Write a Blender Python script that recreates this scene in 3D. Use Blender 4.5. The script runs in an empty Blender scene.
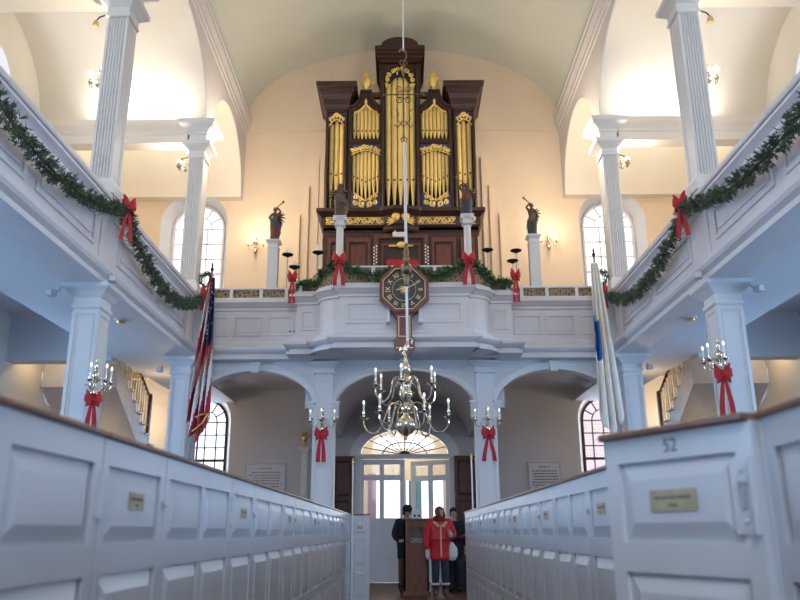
import bpy, math, random
from mathutils import Vector, Matrix
from mathutils.geometry import tessellate_polygon
PI = math.pi
sc = bpy.context.scene
col = sc.collection
R = random.Random(7)

# ------------------------------------------------------------ materials
def mat(name, c, rough=0.6, metal=0.0, var=0.06, scale=6.0, bump=0.0, emit=None, es=0.0, spec=0.5, trans=0.0, stretch=None):
    m = bpy.data.materials.new(name); m.use_nodes = True
    nt = m.node_tree; b = nt.nodes['Principled BSDF']
    b.inputs['Roughness'].default_value = rough
    b.inputs['Metallic'].default_value = metal
    b.inputs['Specular IOR Level'].default_value = spec
    if trans: b.inputs['Transmission Weight'].default_value = trans
    tc = nt.nodes.new('ShaderNodeTexCoord')
    mp = nt.nodes.new('ShaderNodeMapping'); nt.links.new(tc.outputs['Object'], mp.inputs[0])
    if stretch: mp.inputs['Scale'].default_value = stretch
    n = nt.nodes.new('ShaderNodeTexNoise'); n.inputs['Scale'].default_value = scale
    n.inputs['Detail'].default_value = 4
    nt.links.new(mp.outputs[0], n.inputs['Vector'])
    r = nt.nodes.new('ShaderNodeValToRGB')
    r.color_ramp.elements[0].position = .3; r.color_ramp.elements[1].position = .7
    r.color_ramp.elements[0].color = tuple(max(0, x * (1 - var)) for x in c[:3]) + (1,)
    r.color_ramp.elements[1].color = tuple(min(1, x * (1 + var)) for x in c[:3]) + (1,)
    nt.links.new(n.outputs['Fac'], r.inputs['Fac'])
    nt.links.new(r.outputs['Color'], b.inputs['Base Color'])
    if bump:
        bp = nt.nodes.new('ShaderNodeBump'); bp.inputs['Strength'].default_value = bump
        bp.inputs['Distance'].default_value = .01
        nt.links.new(n.outputs['Fac'], bp.inputs['Height']); nt.links.new(bp.outputs[0], b.inputs['Normal'])
    if emit:
        b.inputs['Emission Color'].default_value = tuple(emit) + (1,)
        b.inputs['Emission Strength'].default_value = es
    return m

def hexc(r, g, b):
    f = lambda v: ((v / 255) / 12.92 if v / 255 <= .04045 else ((v / 255 + .055) / 1.055) ** 2.4)
    return (f(r), f(g), f(b))

M = {}
M['paint'] = mat('white_paint', (.70, .71, .72), .45, var=.03, scale=3, bump=.04)
M['pew'] = mat('pew_paint', (.62, .65, .69), .28, var=.04, scale=2.2, bump=.05)
M['gallery'] = mat('gallery_paint', (.66, .64, .655), .5, var=.04, scale=2.5, bump=.04)
M['cream'] = mat('cream_plaster', (.76, .62, .47), .8, var=.03, scale=1.2)
M['cream2'] = mat('pale_plaster', (.78, .735, .65), .8, var=.02, scale=1.0)
M['vault'] = mat('vault_plaster', (.70, .73, .66), .8, var=.03, scale=.8)
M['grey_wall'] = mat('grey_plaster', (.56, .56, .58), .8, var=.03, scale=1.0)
M['soffit'] = mat('soffit_paint', (.66, .67, .70), .7, var=.02, scale=1.0)
M['floor'] = mat('aisle_floor', (.10, .035, .025), .5, var=.25, scale=5)
M['railwood'] = mat('rail_wood', (.19, .075, .04), .3, var=.25, scale=8, stretch=(6, .8, 6))
M['organ'] = mat('organ_walnut', (.042, .016, .011), .42, var=.35, scale=9, bump=.1, stretch=(4, 4, .6))
M['organ2'] = mat('organ_mahogany', (.135, .042, .020), .4, var=.35, scale=7, bump=.1, stretch=(4, 4, .6))
M['gold'] = mat('gilding', (.95, .64, .18), .35, .15, var=.15, scale=9)
M['pipe'] = mat('gilded_pipe', (.95, .70, .25), .30, .12, var=.06, scale=4)
M['dark'] = mat('dark_void', (.012, .010, .010), .8)
M['blue'] = mat('carving_blue', (.05, .06, .16), .6, var=.3, scale=20)
M['brass'] = mat('polished_brass', (.80, .72, .58), .16, 1.0, var=.08, scale=10)
M['brassd'] = mat('aged_brass', (.72, .50, .18), .28, 1.0, var=.1, scale=10)
M['bronze'] = mat('dark_bronze', (.22, .17, .11), .32, .9, var=.2, scale=10)
M['iron'] = mat('black_iron', (.03, .028, .026), .5, .6, var=.2, scale=10)
M['candle'] = mat('candle_wax', (.86, .85, .82), .5, var=.02)
M['rope'] = mat('white_rod', (.80, .81, .84), .4, var=.10, scale=25, stretch=(.1, .1, 3))
M['clockred'] = mat('clock_red', (.14, .022, .022), .35, var=.2, scale=8)
M['clockblk'] = mat('clock_black', (.025, .026, .036), .4, var=.2)
M['red'] = mat('red_velvet', (.46, .008, .018), .6, var=.2, scale=14)
M['pine'] = mat('pine_needles', (.075, .11, .065), .6, var=.6, scale=14)
M['pine2'] = mat('fresh_pine_needles', (.06, .16, .055), .6, var=.5, scale=14)
M['stem'] = mat('pine_stem', (.07, .045, .025), .8, var=.2)
M['brown'] = mat('shutter_wood', (.085, .030, .017), .45, var=.3, scale=8, stretch=(4, 4, .6))
M['kiosk'] = mat('kiosk_wood', (.17, .058, .028), .4, var=.3, scale=8, stretch=(4, 4, .6))
M['statue'] = mat('statue_wood', (.10, .055, .035), .55, var=.35, scale=12)
M['statue_blue'] = mat('statue_blue_drape', (.045, .055, .085), .6, var=.3, scale=12)
M['statue_red'] = mat('statue_red_robe', (.16, .05, .035), .6, var=.3, scale=12)
M['wing'] = mat('statue_wing', (.13, .09, .06), .6, var=.4, scale=20)
M['plate'] = mat('brass_plate', (.46, .38, .22), .5, .25, var=.15, scale=20)
M['ink'] = mat('dark_lettering', (.03, .03, .035), .6)
M['grey_ink'] = mat('grey_numeral', (.16, .17, .20), .6)
M['plaque'] = mat('plaque_stone', (.60, .62, .66), .55, var=.03)
M['box'] = mat('grey_housing', (.42, .43, .46), .5)
M['winframe'] = mat('dark_muntin', (.05, .04, .05), .5)
M['winwhite'] = mat('white_muntin', (.80, .76, .80), .5)
M['flagwhite'] = mat('flag_white', (.74, .73, .71), .7, var=.04)
M['flagcream'] = mat('flag_cream', (.90, .87, .80), .7, var=.05)
M['flagblue'] = mat('flag_blue', (.02, .035, .12), .7)
M['flagred'] = mat('flag_red', (.42, .02, .035), .7)
M['emblem'] = mat('emblem_blue', (.02, .12, .45), .6)
M['emblem2'] = mat('emblem_orange', (.75, .38, .10), .6)
M['skin'] = mat('skin', (.60, .36, .27), .55, var=.05)
M['hair'] = mat('auburn_hair', (.16, .055, .025), .5, var=.3, scale=30)
M['hairdk'] = mat('dark_hair', (.02, .014, .012), .5, var=.3, scale=30)
M['coat'] = mat('red_coat', (.60, .018, .030), .55, var=.15, scale=14, bump=.2)
M['tan'] = mat('tan_trim', (.62, .46, .26), .7, var=.1)
M['jeans'] = mat('dark_jeans', (.025, .035, .06), .8, var=.2, scale=30)
M['boot'] = mat('brown_boot', (.12, .07, .035), .6, var=.2)
M['fur'] = mat('boot_fur', (.70, .65, .55), .9, var=.1)
M['glove'] = mat('grey_glove', (.50, .50, .50), .8, var=.1)
M['scarf'] = mat('maroon_scarf', (.16, .012, .02), .8, var=.2, scale=40)
M['black'] = mat('black_cloth', (.012, .014, .020), .75, var=.2)
M['bag'] = mat('white_bag', (.75, .76, .80), .6, var=.05)
M['curtain'] = mat('purple_cloth', (.40, .33, .55), .7)
M['teal'] = mat('teal_cloth', (.10, .40, .52), .7)
M['lamp'] = mat('lit_bulb', (1, .9, .7), .4, emit=(1, .86, .64), es=70)
M['lampc'] = mat('candle_bulb', (1, .95, .88), .4, emit=(1, .86, .66), es=1.2)
M['tread'] = mat('stair_paint', (.55, .57, .62), .5)
M['baluster'] = mat('baluster_paint', (.78, .70, .55), .5)
M['black_rubber'] = M['black']

def fretmat():
    m = bpy.data.materials.new('pierced_fretwork'); m.use_nodes = True
    nt = m.node_tree; b = nt.nodes['Principled BSDF']; b.inputs['Roughness'].default_value = .6
    tc = nt.nodes.new('ShaderNodeTexCoord')
    v = nt.nodes.new('ShaderNodeTexVoronoi'); v.inputs['Scale'].default_value = 17; v.feature = 'DISTANCE_TO_EDGE'
    nt.links.new(tc.outputs['Object'], v.inputs['Vector'])
    r = nt.nodes.new('ShaderNodeValToRGB')
    r.color_ramp.elements[0].position = .12; r.color_ramp.elements[0].color = (.30, .21, .13, 1)
    r.color_ramp.elements[1].position = .26; r.color_ramp.elements[1].color = (.045, .03, .02, 1)
    nt.links.new(v.outputs['Distance'], r.inputs['Fac']); nt.links.new(r.outputs['Color'], b.inputs['Base Color'])
    return m
M['fret'] = fretmat()

def glassmat():
    m = bpy.data.materials.new('window_glass'); m.use_nodes = True
    nt = m.node_tree; nt.nodes.clear()
    o = nt.nodes.new('ShaderNodeOutputMaterial'); mx = nt.nodes.new('ShaderNodeMixShader')
    t = nt.nodes.new('ShaderNodeBsdfTransparent'); g = nt.nodes.new('ShaderNodeBsdfGlossy')
    g.inputs['Roughness'].default_value = .03
    mx.inputs[0].default_value = .08
    nt.links.new(t.outputs[0], mx.inputs[1]); nt.links.new(g.outputs[0], mx.inputs[2]); nt.links.new(mx.outputs[0], o.inputs[0])
    return m
M['glass'] = glassmat()

def brickmat():
    m = bpy.data.materials.new('brick_outside'); m.use_nodes = True
    nt = m.node_tree; b = nt.nodes['Principled BSDF']; b.inputs['Roughness'].default_value = .9
    tc = nt.nodes.new('ShaderNodeTexCoord'); mp = nt.nodes.new('ShaderNodeMapping')
    mp.inputs['Rotation'].default_value = (PI / 2, 0, 0)
    br = nt.nodes.new('ShaderNodeTexBrick'); br.inputs['Scale'].default_value = 3
    br.inputs['Color1'].default_value = (.80, .58, .56, 1); br.inputs['Color2'].default_value = (.74, .54, .54, 1)  # brick colours lightened to stand in for overexposed daylight
    br.inputs['Mortar'].default_value = (.85, .8, .8, 1)
    nt.links.new(tc.outputs['Object'], mp.inputs[0]); nt.links.new(mp.outputs[0], br.inputs['Vector'])
    nt.links.new(br.outputs['Color'], b.inputs['Base Color'])
    return m
M['brick'] = brickmat()

# ------------------------------------------------------------ mesh builder
GT = [Matrix.Identity(4)]
class MB:
    def __init__(s): s.V = []; s.F = []; s.MI = []; s.m = 0; s.T = GT[0].copy()
    def add(s, vs, fs, m=None):
        k = len(s.V)
        s.V += [s.T @ Vector(v) for v in vs]
        for f in fs: s.F.append([i + k for i in f]); s.MI.append(s.m if m is None else m)
    def box(s, x0, x1, y0, y1, z0, z1, m=None):
        if x0 > x1: x0, x1 = x1, x0
        if y0 > y1: y0, y1 = y1, y0
        if z0 > z1: z0, z1 = z1, z0
        s.add([(x0, y0, z0), (x1, y0, z0), (x1, y1, z0), (x0, y1, z0), (x0, y0, z1), (x1, y0, z1), (x1, y1, z1), (x0, y1, z1)],
              [(0, 3, 2, 1), (4, 5, 6, 7), (0, 1, 5, 4), (1, 2, 6, 5), (2, 3, 7, 6), (3, 0, 4, 7)], m)
    def prism(s, outer, holes, a, b, axis='y', m=None):
        f = {'y': lambda p, t: (p[0], t, p[1]), 'x': lambda p, t: (t, p[0], p[1]), 'z': lambda p, t: (p[0], p[1], t)}[axis]
        loops = [list(outer)] + [list(h) for h in holes]
        flat = [p for l in loops for p in l]; n = len(flat)
        tri = tessellate_polygon([[Vector((p[0], p[1], 0)) for p in l] for l in loops])
        vs = [f(p, a) for p in flat] + [f(p, b) for p in flat]
        fs = [tuple(t) for t in tri] + [tuple(i + n for i in reversed(t)) for t in tri]
        k = 0
        for l in loops:
            q = len(l)
            for i in range(q): fs.append((k + i, k + (i + 1) % q, n + k + (i + 1) % q, n + k + i))
            k += q
        s.add(vs, fs, m)
    def lathe(s, prof, c=(0, 0, 0), n=16, m=None, sx=1, sy=1):
        vs = []; fs = []
        for r, z in prof:
            for i in range(n):
                a = 2 * PI * i / n; vs.append((c[0] + r * math.cos(a) * sx, c[1] + r * math.sin(a) * sy, c[2] + z))
        for j in range(len(prof) - 1):
            for i in range(n):
                k = (i + 1) % n; fs.append((j * n + i, j * n + k, (j + 1) * n + k, (j + 1) * n + i))
        fs.append(tuple(reversed(range(n)))); fs.append(tuple(range((len(prof) - 1) * n, len(prof) * n)))
        s.add(vs, fs, m)
    def sq(s, prof, c=(0, 0, 0), ax=1, ay=1, hy=0, m=None):   # square lathe; half sizes r (x) and r+hy (y)
        vs = []; fs = []
        for r, z in prof:
            for dx, dy in ((-1, -1), (1, -1), (1, 1), (-1, 1)): vs.append((c[0] + dx * r * ax, c[1] + dy * (r * ay + hy), c[2] + z))
        for j in range(len(prof) - 1):
            for i in range(4):
                k = (i + 1) % 4; fs.append((j * 4 + i, j * 4 + k, (j + 1) * 4 + k, (j + 1) * 4 + i))
        fs.append((3, 2, 1, 0)); q = (len(prof) - 1) * 4; fs.append((q, q + 1, q + 2, q + 3))
        s.add(vs, fs, m)
    def tube(s, pts, r=.01, n=8, m=None, flat=1.0):
        P = [Vector(p) for p in pts]; N = len(P)
        rr = r if isinstance(r, (list, tuple)) else [r] * N
        vs = []; fs = []; up = None
        for i, p in enumerate(P):
            t = (P[min(i + 1, N - 1)] - P[max(i - 1, 0)]);
            if t.length < 1e-9: t = Vector((0, 0, 1))
            t.normalize()
            if up is None:
                up = Vector((0, 0, 1)) if abs(t.z) < .9 else Vector((1, 0, 0))
            u = t.cross(up)
            if u.length < 1e-6: u = t.orthogonal()
            u.normalize(); w = u.cross(t).normalized(); up = w
            for k in range(n):
                a = 2 * PI * k / n
                vs.append(p + (u * math.cos(a) + w * math.sin(a) * flat) * rr[i])
        for i in range(N - 1):
            for k in range(n):
                q = (k + 1) % n; fs.append((i * n + k, i * n + q, (i + 1) * n + q, (i + 1) * n + k))
        fs.append(tuple(reversed(range(n)))); fs.append(tuple(range((N - 1) * n, N * n)))
        s.add(vs, fs, m)
    def ball(s, c, r, n=10, sx=1, sy=1, sz=1, m=None):
        k = max(4, n // 2)
        s.lathe([(max(.001, r * math.sin(PI * j / k)), -r * sz * math.cos(PI * j / k)) for j in range(k + 1)], c, n, m, sx, sy)
    def sweep(s, prof, path, m=None, caps=True):
        # prof: closed polygon of (o, z); path in plan (x,y); o goes to the RIGHT of the direction of travel
        P = [Vector((p[0], p[1])) for p in path]; N = len(P); q = len(prof)
        vs = []; fs = []
        for i, p in enumerate(P):
            d0 = (P[i] - P[i - 1]).normalized() if i else (P[1] - P[0]).normalized()
            d1 = (P[i + 1] - P[i]).normalized() if i < N - 1 else d0
            n0 = Vector((d0.y, -d0.x)); n1 = Vector((d1.y, -d1.x))
            b = (n0 + n1); b.normalize(); k = 1 / max(.35, b.dot(n0))
            for o, z in prof: vs.append((p.x + b.x * o * k, p.y + b.y * o * k, z))
        for i in range(N - 1):
            for j in range(q):
                w = (j + 1) % q; fs.append((i * q + j, (i + 1) * q + j, (i + 1) * q + w, i * q + w))
        if caps:
            tri = tessellate_polygon([[Vector((o, z, 0)) for o, z in prof]])
            for t in tri: fs.append(tuple(t)); fs.append(tuple((N - 1) * q + v for v in reversed(t)))
        s.add(vs, fs, m)
    def ribbon(s, pts, wdir, w, th=.006, m=None):
        P = [Vector(p) for p in pts]; N = len(P); vs = []; fs = []
        for i, p in enumerate(P):
            t = (P[min(i + 1, N - 1)] - P[max(i - 1, 0)]).normalized()
            wd = Vector(wdir[i] if isinstance(wdir, list) else wdir).normalized()
            nn = t.cross(wd).normalized() * th / 2
            ww = (w[i] if isinstance(w, (list, tuple)) else w) / 2
            vs += [p - wd * ww - nn, p + wd * ww - nn, p + wd * ww + nn, p - wd * ww + nn]
        for i in range(N - 1):
            for k in range(4):
                q = (k + 1) % 4; fs.append((i * 4 + k, i * 4 + q, (i + 1) * 4 + q, (i + 1) * 4 + k))
        fs.append((3, 2, 1, 0)); q = (N - 1) * 4; fs.append((q, q + 1, q + 2, q + 3))
        s.add(vs, fs, m)

def org(o):
    v = Vector((0, 0, 0))
    while o: v += o.location; o = o.parent
    return v
def build(b, name, mats, parent=None, smooth=0, bevel=0):
    """links the collected shapes as ONE mesh object; smooth = sharp-edge angle in degrees"""
    off = org(parent)
    me = bpy.data.meshes.new(name)
    me.from_pydata([tuple(v - off) for v in b.V], [], b.F)
    if not isinstance(mats, (list, tuple)): mats = [mats]
    for x in mats: me.materials.append(M[x] if isinstance(x, str) else x)
    if len(mats) > 1: me.polygons.foreach_set('material_index', b.MI)
    import bmesh
    bm = bmesh.new(); bm.from_mesh(me); bmesh.ops.recalc_face_normals(bm, faces=bm.faces); bm.to_mesh(me); bm.free()
    if smooth:
        me.polygons.foreach_set('use_smooth', [True] * len(me.polygons))
        me.set_sharp_from_angle(angle=math.radians(smooth))
    me.update()
    o = bpy.data.objects.new(name, me); col.objects.link(o)
    if parent: o.parent = parent
    if bevel:
        md = o.modifiers.new('Bevel', 'BEVEL'); md.width = bevel; md.segments = 2; md.limit_method = 'ANGLE'
    return o
def tag(o, label=None, cat=None, group=None, kind=None):
    if label: o['label'] = label
    if cat: o['category'] = cat
    if group: o['group'] = group
    if kind: o['kind'] = kind
    return o
def thing(name, loc=(0, 0, 0), label=None, cat=None, group=None, kind=None):
    o = bpy.data.objects.new(name, None); o.empty_display_size = .1; col.objects.link(o); o.location = loc
    return tag(o, label, cat, group, kind)
def copy_tree(o, parent=None):
    c = o.copy(); col.objects.link(c); c.parent = parent
    for ch in list(o.children): copy_tree(ch, c)
    return c
def place(o, loc, rz=0, label=None, scale=None, group=None):
    o.location = loc; o.rotation_euler = (0, 0, rz)
    if scale: o.scale = (scale,) * 3 if not isinstance(scale, tuple) else scale
    if label: o['label'] = label
    if group: o['group'] = group
    return o
def struct(b, name, mats, parent=None, smooth=0):
    o = build(b, name, mats, parent, smooth)
    if not parent: o['kind'] = 'structure'
    return o
def skin_mesh(name, J, E, Rd, mats, parent, sub=2):
    """one continuous body grown over joints J (dict name->xyz), edges E, radii Rd"""
    names = list(J); idx = {n: i for i, n in enumerate(names)}; off = org(parent)
    me = bpy.data.meshes.new(name)
    me.from_pydata([tuple(Vector(J[n]) - off) for n in names], [(idx[a], idx[b]) for a, b in E], [])
    o = bpy.data.objects.new(name, me); col.objects.link(o)
    md = o.modifiers.new('Skin', 'SKIN'); md.use_smooth_shade = True
    sl = me.skin_vertices[0].data if me.skin_vertices else None
    if sl is None:
        me.attributes.new('x', 'FLOAT', 'POINT')
    for n in names:
        r = Rd[n]; r = r if isinstance(r, tuple) else (r, r)
        sl[idx[n]].radius = r
    sl[0].use_root = True
    if sub: sb = o.modifiers.new('Sub', 'SUBSURF'); sb.levels = sub; sb.render_levels = sub
    dg = bpy.context.evaluated_depsgraph_get(); dg.update()
    nm = bpy.data.meshes.new_from_object(o.evaluated_get(dg)); nm.name = name
    bpy.data.objects.remove(o); bpy.data.meshes.remove(me)
    for x in (mats if isinstance(mats, (list, tuple)) else [mats]): nm.materials.append(M[x])
    nm.polygons.foreach_set('use_smooth', [True] * len(nm.polygons))
    q = bpy.data.objects.new(name, nm); col.objects.link(q)
    if parent: q.parent = parent
    return q
def text_mesh(name, s, size, depth, m, parent, Mx, font_sx=1.0):
    cu = bpy.data.curves.new(name, 'FONT'); cu.body = s; cu.size = size; cu.extrude = depth; cu.align_x = 'CENTER'; cu.align_y = 'CENTER'
    t = bpy.data.objects.new(name, cu); col.objects.link(t)
    dg = bpy.context.evaluated_depsgraph_get(); dg.update()
    me = bpy.data.meshes.new_from_object(t.evaluated_get(dg)); me.name = name
    bpy.data.objects.remove(t)
    me.transform(Mx); me.transform(Matrix.Translation(-org(parent)))
    me.materials.clear(); me.materials.append(M[m])
    o = bpy.data.objects.new(name, me); col.objects.link(o)
    if parent: o.parent = parent
    return o
def ell(cx, cz, a, b, t0, t1, n):
    return [(cx + a * math.cos(t0 + (t1 - t0) * i / n), cz + b * math.sin(t0 + (t1 - t0) * i / n)) for i in range(n + 1)]
def arch(cx, z0, zs, hw, rise, n=20):      # outline: sill, jambs, elliptical head
    return [(cx - hw, z0), (cx + hw, z0)] + ell(cx, zs, hw, rise, 0, PI, n)
def rect(x0, x1, z0, z1): return [(x0, z0), (x1, z0), (x1, z1), (x0, z1)]

# ------------------------------------------------------------ camera
H = 1.07
cam = bpy.data.cameras.new('camera'); co = bpy.data.objects.new('camera', cam); col.objects.link(co); sc.camera = co
cam.sensor_width = 36; cam.lens = 780 / 800 * 36; cam.clip_start = .05
pitch = math.atan(232 / 780)
fw = Matrix.Rotation(math.atan(2.4 / 780), 4, 'Z') @ Matrix.Rotation(PI / 2 + pitch, 4, 'X') @ Matrix.Rotation(math.radians(-.3), 4, 'Z')
co.matrix_world = Matrix.Translation((-.03, 0, H)) @ fw
cam.dof.use_dof = True; cam.dof.focus_distance = 13.0; cam.dof.aperture_fstop = 2.8
# ============================================================ ROOM SHELL
SX = 6.8      # inner face of the side walls
b = MB(); b.box(-SX - .5, SX + .5, -4.5, 22, -.1, 0); struct(b, 'floor', 'floor')

def window(n, cx, plane, axis, sill, zs, hw, rise, wall_t, splay, inward, dark=True, rows=4, cols=3, extra=None):
    """glazed arched window set at the outer side of a wall; inward = +1/-1 towards the room along axis"""
    fr = MB(); gl = MB(); pl = plane
    mapf = axis
    o = arch(cx, sill, zs, hw, rise); i = arch(cx, sill + .05, zs, hw - .05, rise - .05)
    t = .05
    fr.prism(o, [i], pl - t, pl + t, mapf)
    bw = .013
    def bar(p, q, w=bw):
        d = Vector((q[0] - p[0], q[1] - p[1])); L = d.length; d /= L; nn = Vector((-d.y, d.x)) * w
        P = [(p[0] + nn.x, p[1] + nn.y), (q[0] + nn.x, q[1] + nn.y), (q[0] - nn.x, q[1] - nn.y), (p[0] - nn.x, p[1] - nn.y)]
        fr.prism(P, [], pl - .02, pl + .02, mapf)
    for k in range(1, cols):
        x = cx - hw + 2 * hw * k / cols; bar((x, sill), (x, zs))
    for k in range(rows + 1):
        z = sill + (zs - sill) * k / rows; bar((cx - hw, z), (cx + hw, z), bw if k != rows // 2 else .03)
    # head: inner arc and radials
    fr.prism(ell(cx, zs, hw * .52, rise * .52, 0, PI, 14) + list(reversed(ell(cx, zs, hw * .52 - .025, rise * .52 - .025, 0, PI, 14))), [], pl - .02, pl + .02, mapf)
    for a in (30, 60, 90, 120, 150):
        a = math.radians(a)
        bar((cx + hw * .5 * math.cos(a), zs + rise * .5 * math.sin(a)), (cx + hw * .98 * math.cos(a), zs + rise * .98 * math.sin(a)))
    root = tag(thing('window_%d' % n), kind='structure')
    build(fr, 'window_frame', 'winframe' if dark else 'winwhite', root)
    gl.prism(arch(cx, sill, zs, hw, rise), [], pl + .022, pl + .028, mapf)
    build(gl, 'window_pane', 'glass', root)
    # splayed reveal
    rv = MB(); A = arch(cx, sill, zs, hw, rise); B = arch(cx, sill - splay * .3, zs, hw + splay, rise + splay * .7)
    f = (lambda p, t: (p[0], t, p[1])) if axis == 'y' else (lambda p, t: (t, p[0], p[1]))
    n_ = len(A)
    rv.add([f(p, pl) for p in A] + [f(p, pl + inward * (wall_t)) for p in B], [(k, (k + 1) % n_, n_ + (k + 1) % n_, n_ + k) for k in range(n_)])
    build(rv, 'window_reveal', 'paint', root, smooth=40)
    return B

# lower west wall, with the two windows and the arched doorway
hole = []
for k, sx in enumerate((-1, 1)):
    hole.append(window(1 + k, sx * 4.7, 18.55, 'y', 2.1, 3.58, .52, .54, .45, .16, -1, True, 5, 4))
door_hole = [(-1.06, -.01), (1.06, -.01)] + ell(0, 2.75, 1.06, .64, 0, PI, 28)
b = MB(); b.prism([(-SX, 0), (-1.06, 0)] + list(reversed(ell(0, 2.75, 1.06, .64, 0, PI, 28))) + [(1.06, 0), (SX, 0), (SX, 5), (-SX, 5)], hole, 18.1, 18.12, 'y')
b.box(-SX, -5.4, 18.6, 18.7, 0, 5); b.box(-4.18, -1.1, 18.6, 18.7, 0, 5); b.box(1.1, 4.18, 18.6, 18.7, 0, 5); b.box(5.4, SX, 18.6, 18.7, 0, 5)
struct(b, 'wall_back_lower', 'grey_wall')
# surround of the doorway
b = MB(); o_ = [(-1.24, 0), (-1.24, 2.75)] + list(reversed(ell(0, 2.75, 1.24, .8, 0, PI, 28)))[1:-1] + [(1.24, 2.75), (1.24, 0), (1.0, 0)] + ell(0, 2.75, 1.0, .58, 0, PI, 28) + [(-1.0, 0)]
b.prism(o_, [], 18.02, 18.2, 'y'); struct(b, 'trim_doorway', 'paint')
b = MB()
b.box(-1.24, 1.24, 17.99, 18.2, 2.67, 2.76); b.box(-1.26, 1.26, 17.97, 18.0, 2.735, 2.765)
struct(b, 'trim_transom', 'paint')
# fanlight
fan = tag(thing('window_3'), kind='structure')
b = MB()
def bar2(b, p, q, w, y0, y1):
    d = Vector((q[0] - p[0], q[1] - p[1])).normalized(); nn = Vector((-d.y, d.x)) * w
    b.prism([(p[0] + nn.x, p[1] + nn.y), (q[0] + nn.x, q[1] + nn.y), (q[0] - nn.x, q[1] - nn.y), (p[0] - nn.x, p[1] - nn.y)], [], y0, y1, 'y')
for k in range(1, 10):
    a = PI * k / 10; bar2(b, (.12 * math.cos(a), 2.76 + .07 * math.sin(a)), (1.0 * math.cos(a), 2.76 + .58 * math.sin(a)), .009, 18.12, 18.15)
b.prism(ell(0, 2.76, .52, .3, 0, PI, 20) + list(reversed(ell(0, 2.76, .495, .28, 0, PI, 20))), [], 18.12, 18.15, 'y')
b.prism(ell(0, 2.76, .13, .09, 0, PI, 12), [], 18.1, 18.16, 'y')
build(b, 'window_frame', 'winframe', fan)
b = MB(); b.prism(ell(0, 2.76, 1.0, .58, 0, PI, 28), [], 18.155, 18.16, 'y'); build(b, 'window_pane', 'glass', fan)
# double doors
def door_leaf(n, x0, x1):
    d = tag(thing('door_%d' % n, ((x0 if n == 1 else x1), 18.2, 0)), kind='structure')
    L = x1 - x0; b = MB()
    st = .11; mid = (x0 + x1) / 2; mw = .05
    holes = []
    for (a, c) in ((x0 + st, mid - mw), (mid + mw, x1 - st)):
        holes += [rect(a, c, 1.37, 2.20), rect(a, c, 2.32, 2.55)]
    b.prism(rect(x0, x1, .01, 2.66), holes, 18.17, 18.22, 'y'); build(b, 'door_frame', 'paint', d)
    b = MB()
    for (a, c) in ((x0 + st, mid - mw), (mid + mw, x1 - st)):
        b.prism(rect(a, c, .15, .55), [rect(a + .02, c - .02, .17, .53)], 18.158, 18.17, 'y')
        b.prism(rect(a, c, .66, 1.26), [rect(a + .02, c - .02, .68, 1.24)], 18.158, 18.17, 'y')
    build(b, 'door_panel', 'paint', d)
    b = MB()
    for h in holes: b.prism(h, [], 18.19, 18.2, 'y')
    build(b, 'door_pane', 'glass', d)
    b = MB(); hx = x1 - .05 if n == 1 else x0 + .05
    b.ball((hx, 18.12, 1.05), .03, 10); b.box(hx - .02, hx + .02, 18.15, 18.17, .95, 1.15); build(b, 'door_handle', 'brassd', d, smooth=40)
    return d
door_leaf(1, -1.04, .0)
d2 = door_leaf(2, 0.0, 1.04); d2.rotation_euler = (0, 0, math.radians(-32))
# vestibule beyond the doors
b = MB(); b.box(-2.3, -2.2, 18.6, 22, 0, 4.4); b.box(2.2, 2.3, 18.6, 22, 0, 4.4)
b.prism(rect(-2.3, 2.3, 0, 4.4), [rect(-1.0, 1.1, .05, 2.4)], 21.5, 21.6, 'y'); b.box(-2.3, 2.3, 18.6, 21.6, 4.3, 4.4)
struct(b, 'wall_vestibule', 'cream2')
b = MB(); b.box(-.05, .05, 21.5, 21.58, .05, 2.4); b.box(-1.0, 1.1, 21.5, 21.58, 1.25, 1.33); b.box(-1, -.93, 21.5, 21.58, .05, 2.4); b.box(1.03, 1.1, 21.5, 21.58, .05, 2.4)
struct(b, 'door_3', 'paint')
b = MB(); b.box(-.93, -.72, 20.3, 20.34, .3, 2.5); tag(build(b, 'hanging_banner', 'curtain'), 'pale purple hanging seen through the left door panes', 'banner')
b = MB(); b.box(.10, .42, 20.0, 20.04, .9, 2.3); tag(build(b, 'poster', 'teal'), 'turquoise panel seen through the right door leaf', 'poster')

# brown folded shutters beside the doorway
def shutter(x0, x1, label):
    r = thing('door_shutter', ((x0 + x1) / 2, 17.95, 0), label, 'shutter', 'brown folded shutters beside the doorway')
    b = MB(); n = 3; st = .07
    zz = [(.1, .85), (.95, 1.75), (1.85, 2.62)]
    b.prism(rect(x0, x1, .02, 2.72), [rect(x0 + st, x1 - st, a, c) for a, c in zz], 17.92, 17.98, 'y'); build(b, 'frame', 'brown', r)
    for a, c in zz:
        b = MB(); A = (x0 + st, x1 - st)
        b.add([(A[0], 17.945, a), (A[1], 17.945, a), (A[1], 17.945, c), (A[0], 17.945, c), (A[0] + .05, 17.925, a + .05), (A[1] - .05, 17.925, a + .05), (A[1] - .05, 17.925, c - .05), (A[0] + .05, 17.925, c - .05)],
              [(0, 1, 5, 4), (1, 2, 6, 5), (2, 3, 7, 6), (3, 0, 4, 7), (4, 5, 6, 7)])
        b.box(A[0], A[1], 17.946, 17.97, a, c)
        build(b, 'panel', 'brown', r)
shutter(-1.62, -1.14, 'dark brown panelled shutter left of the glazed double doors')
shutter(1.12, 1.84, 'wider dark brown panelled shutter right of the glazed double doors')

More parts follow.
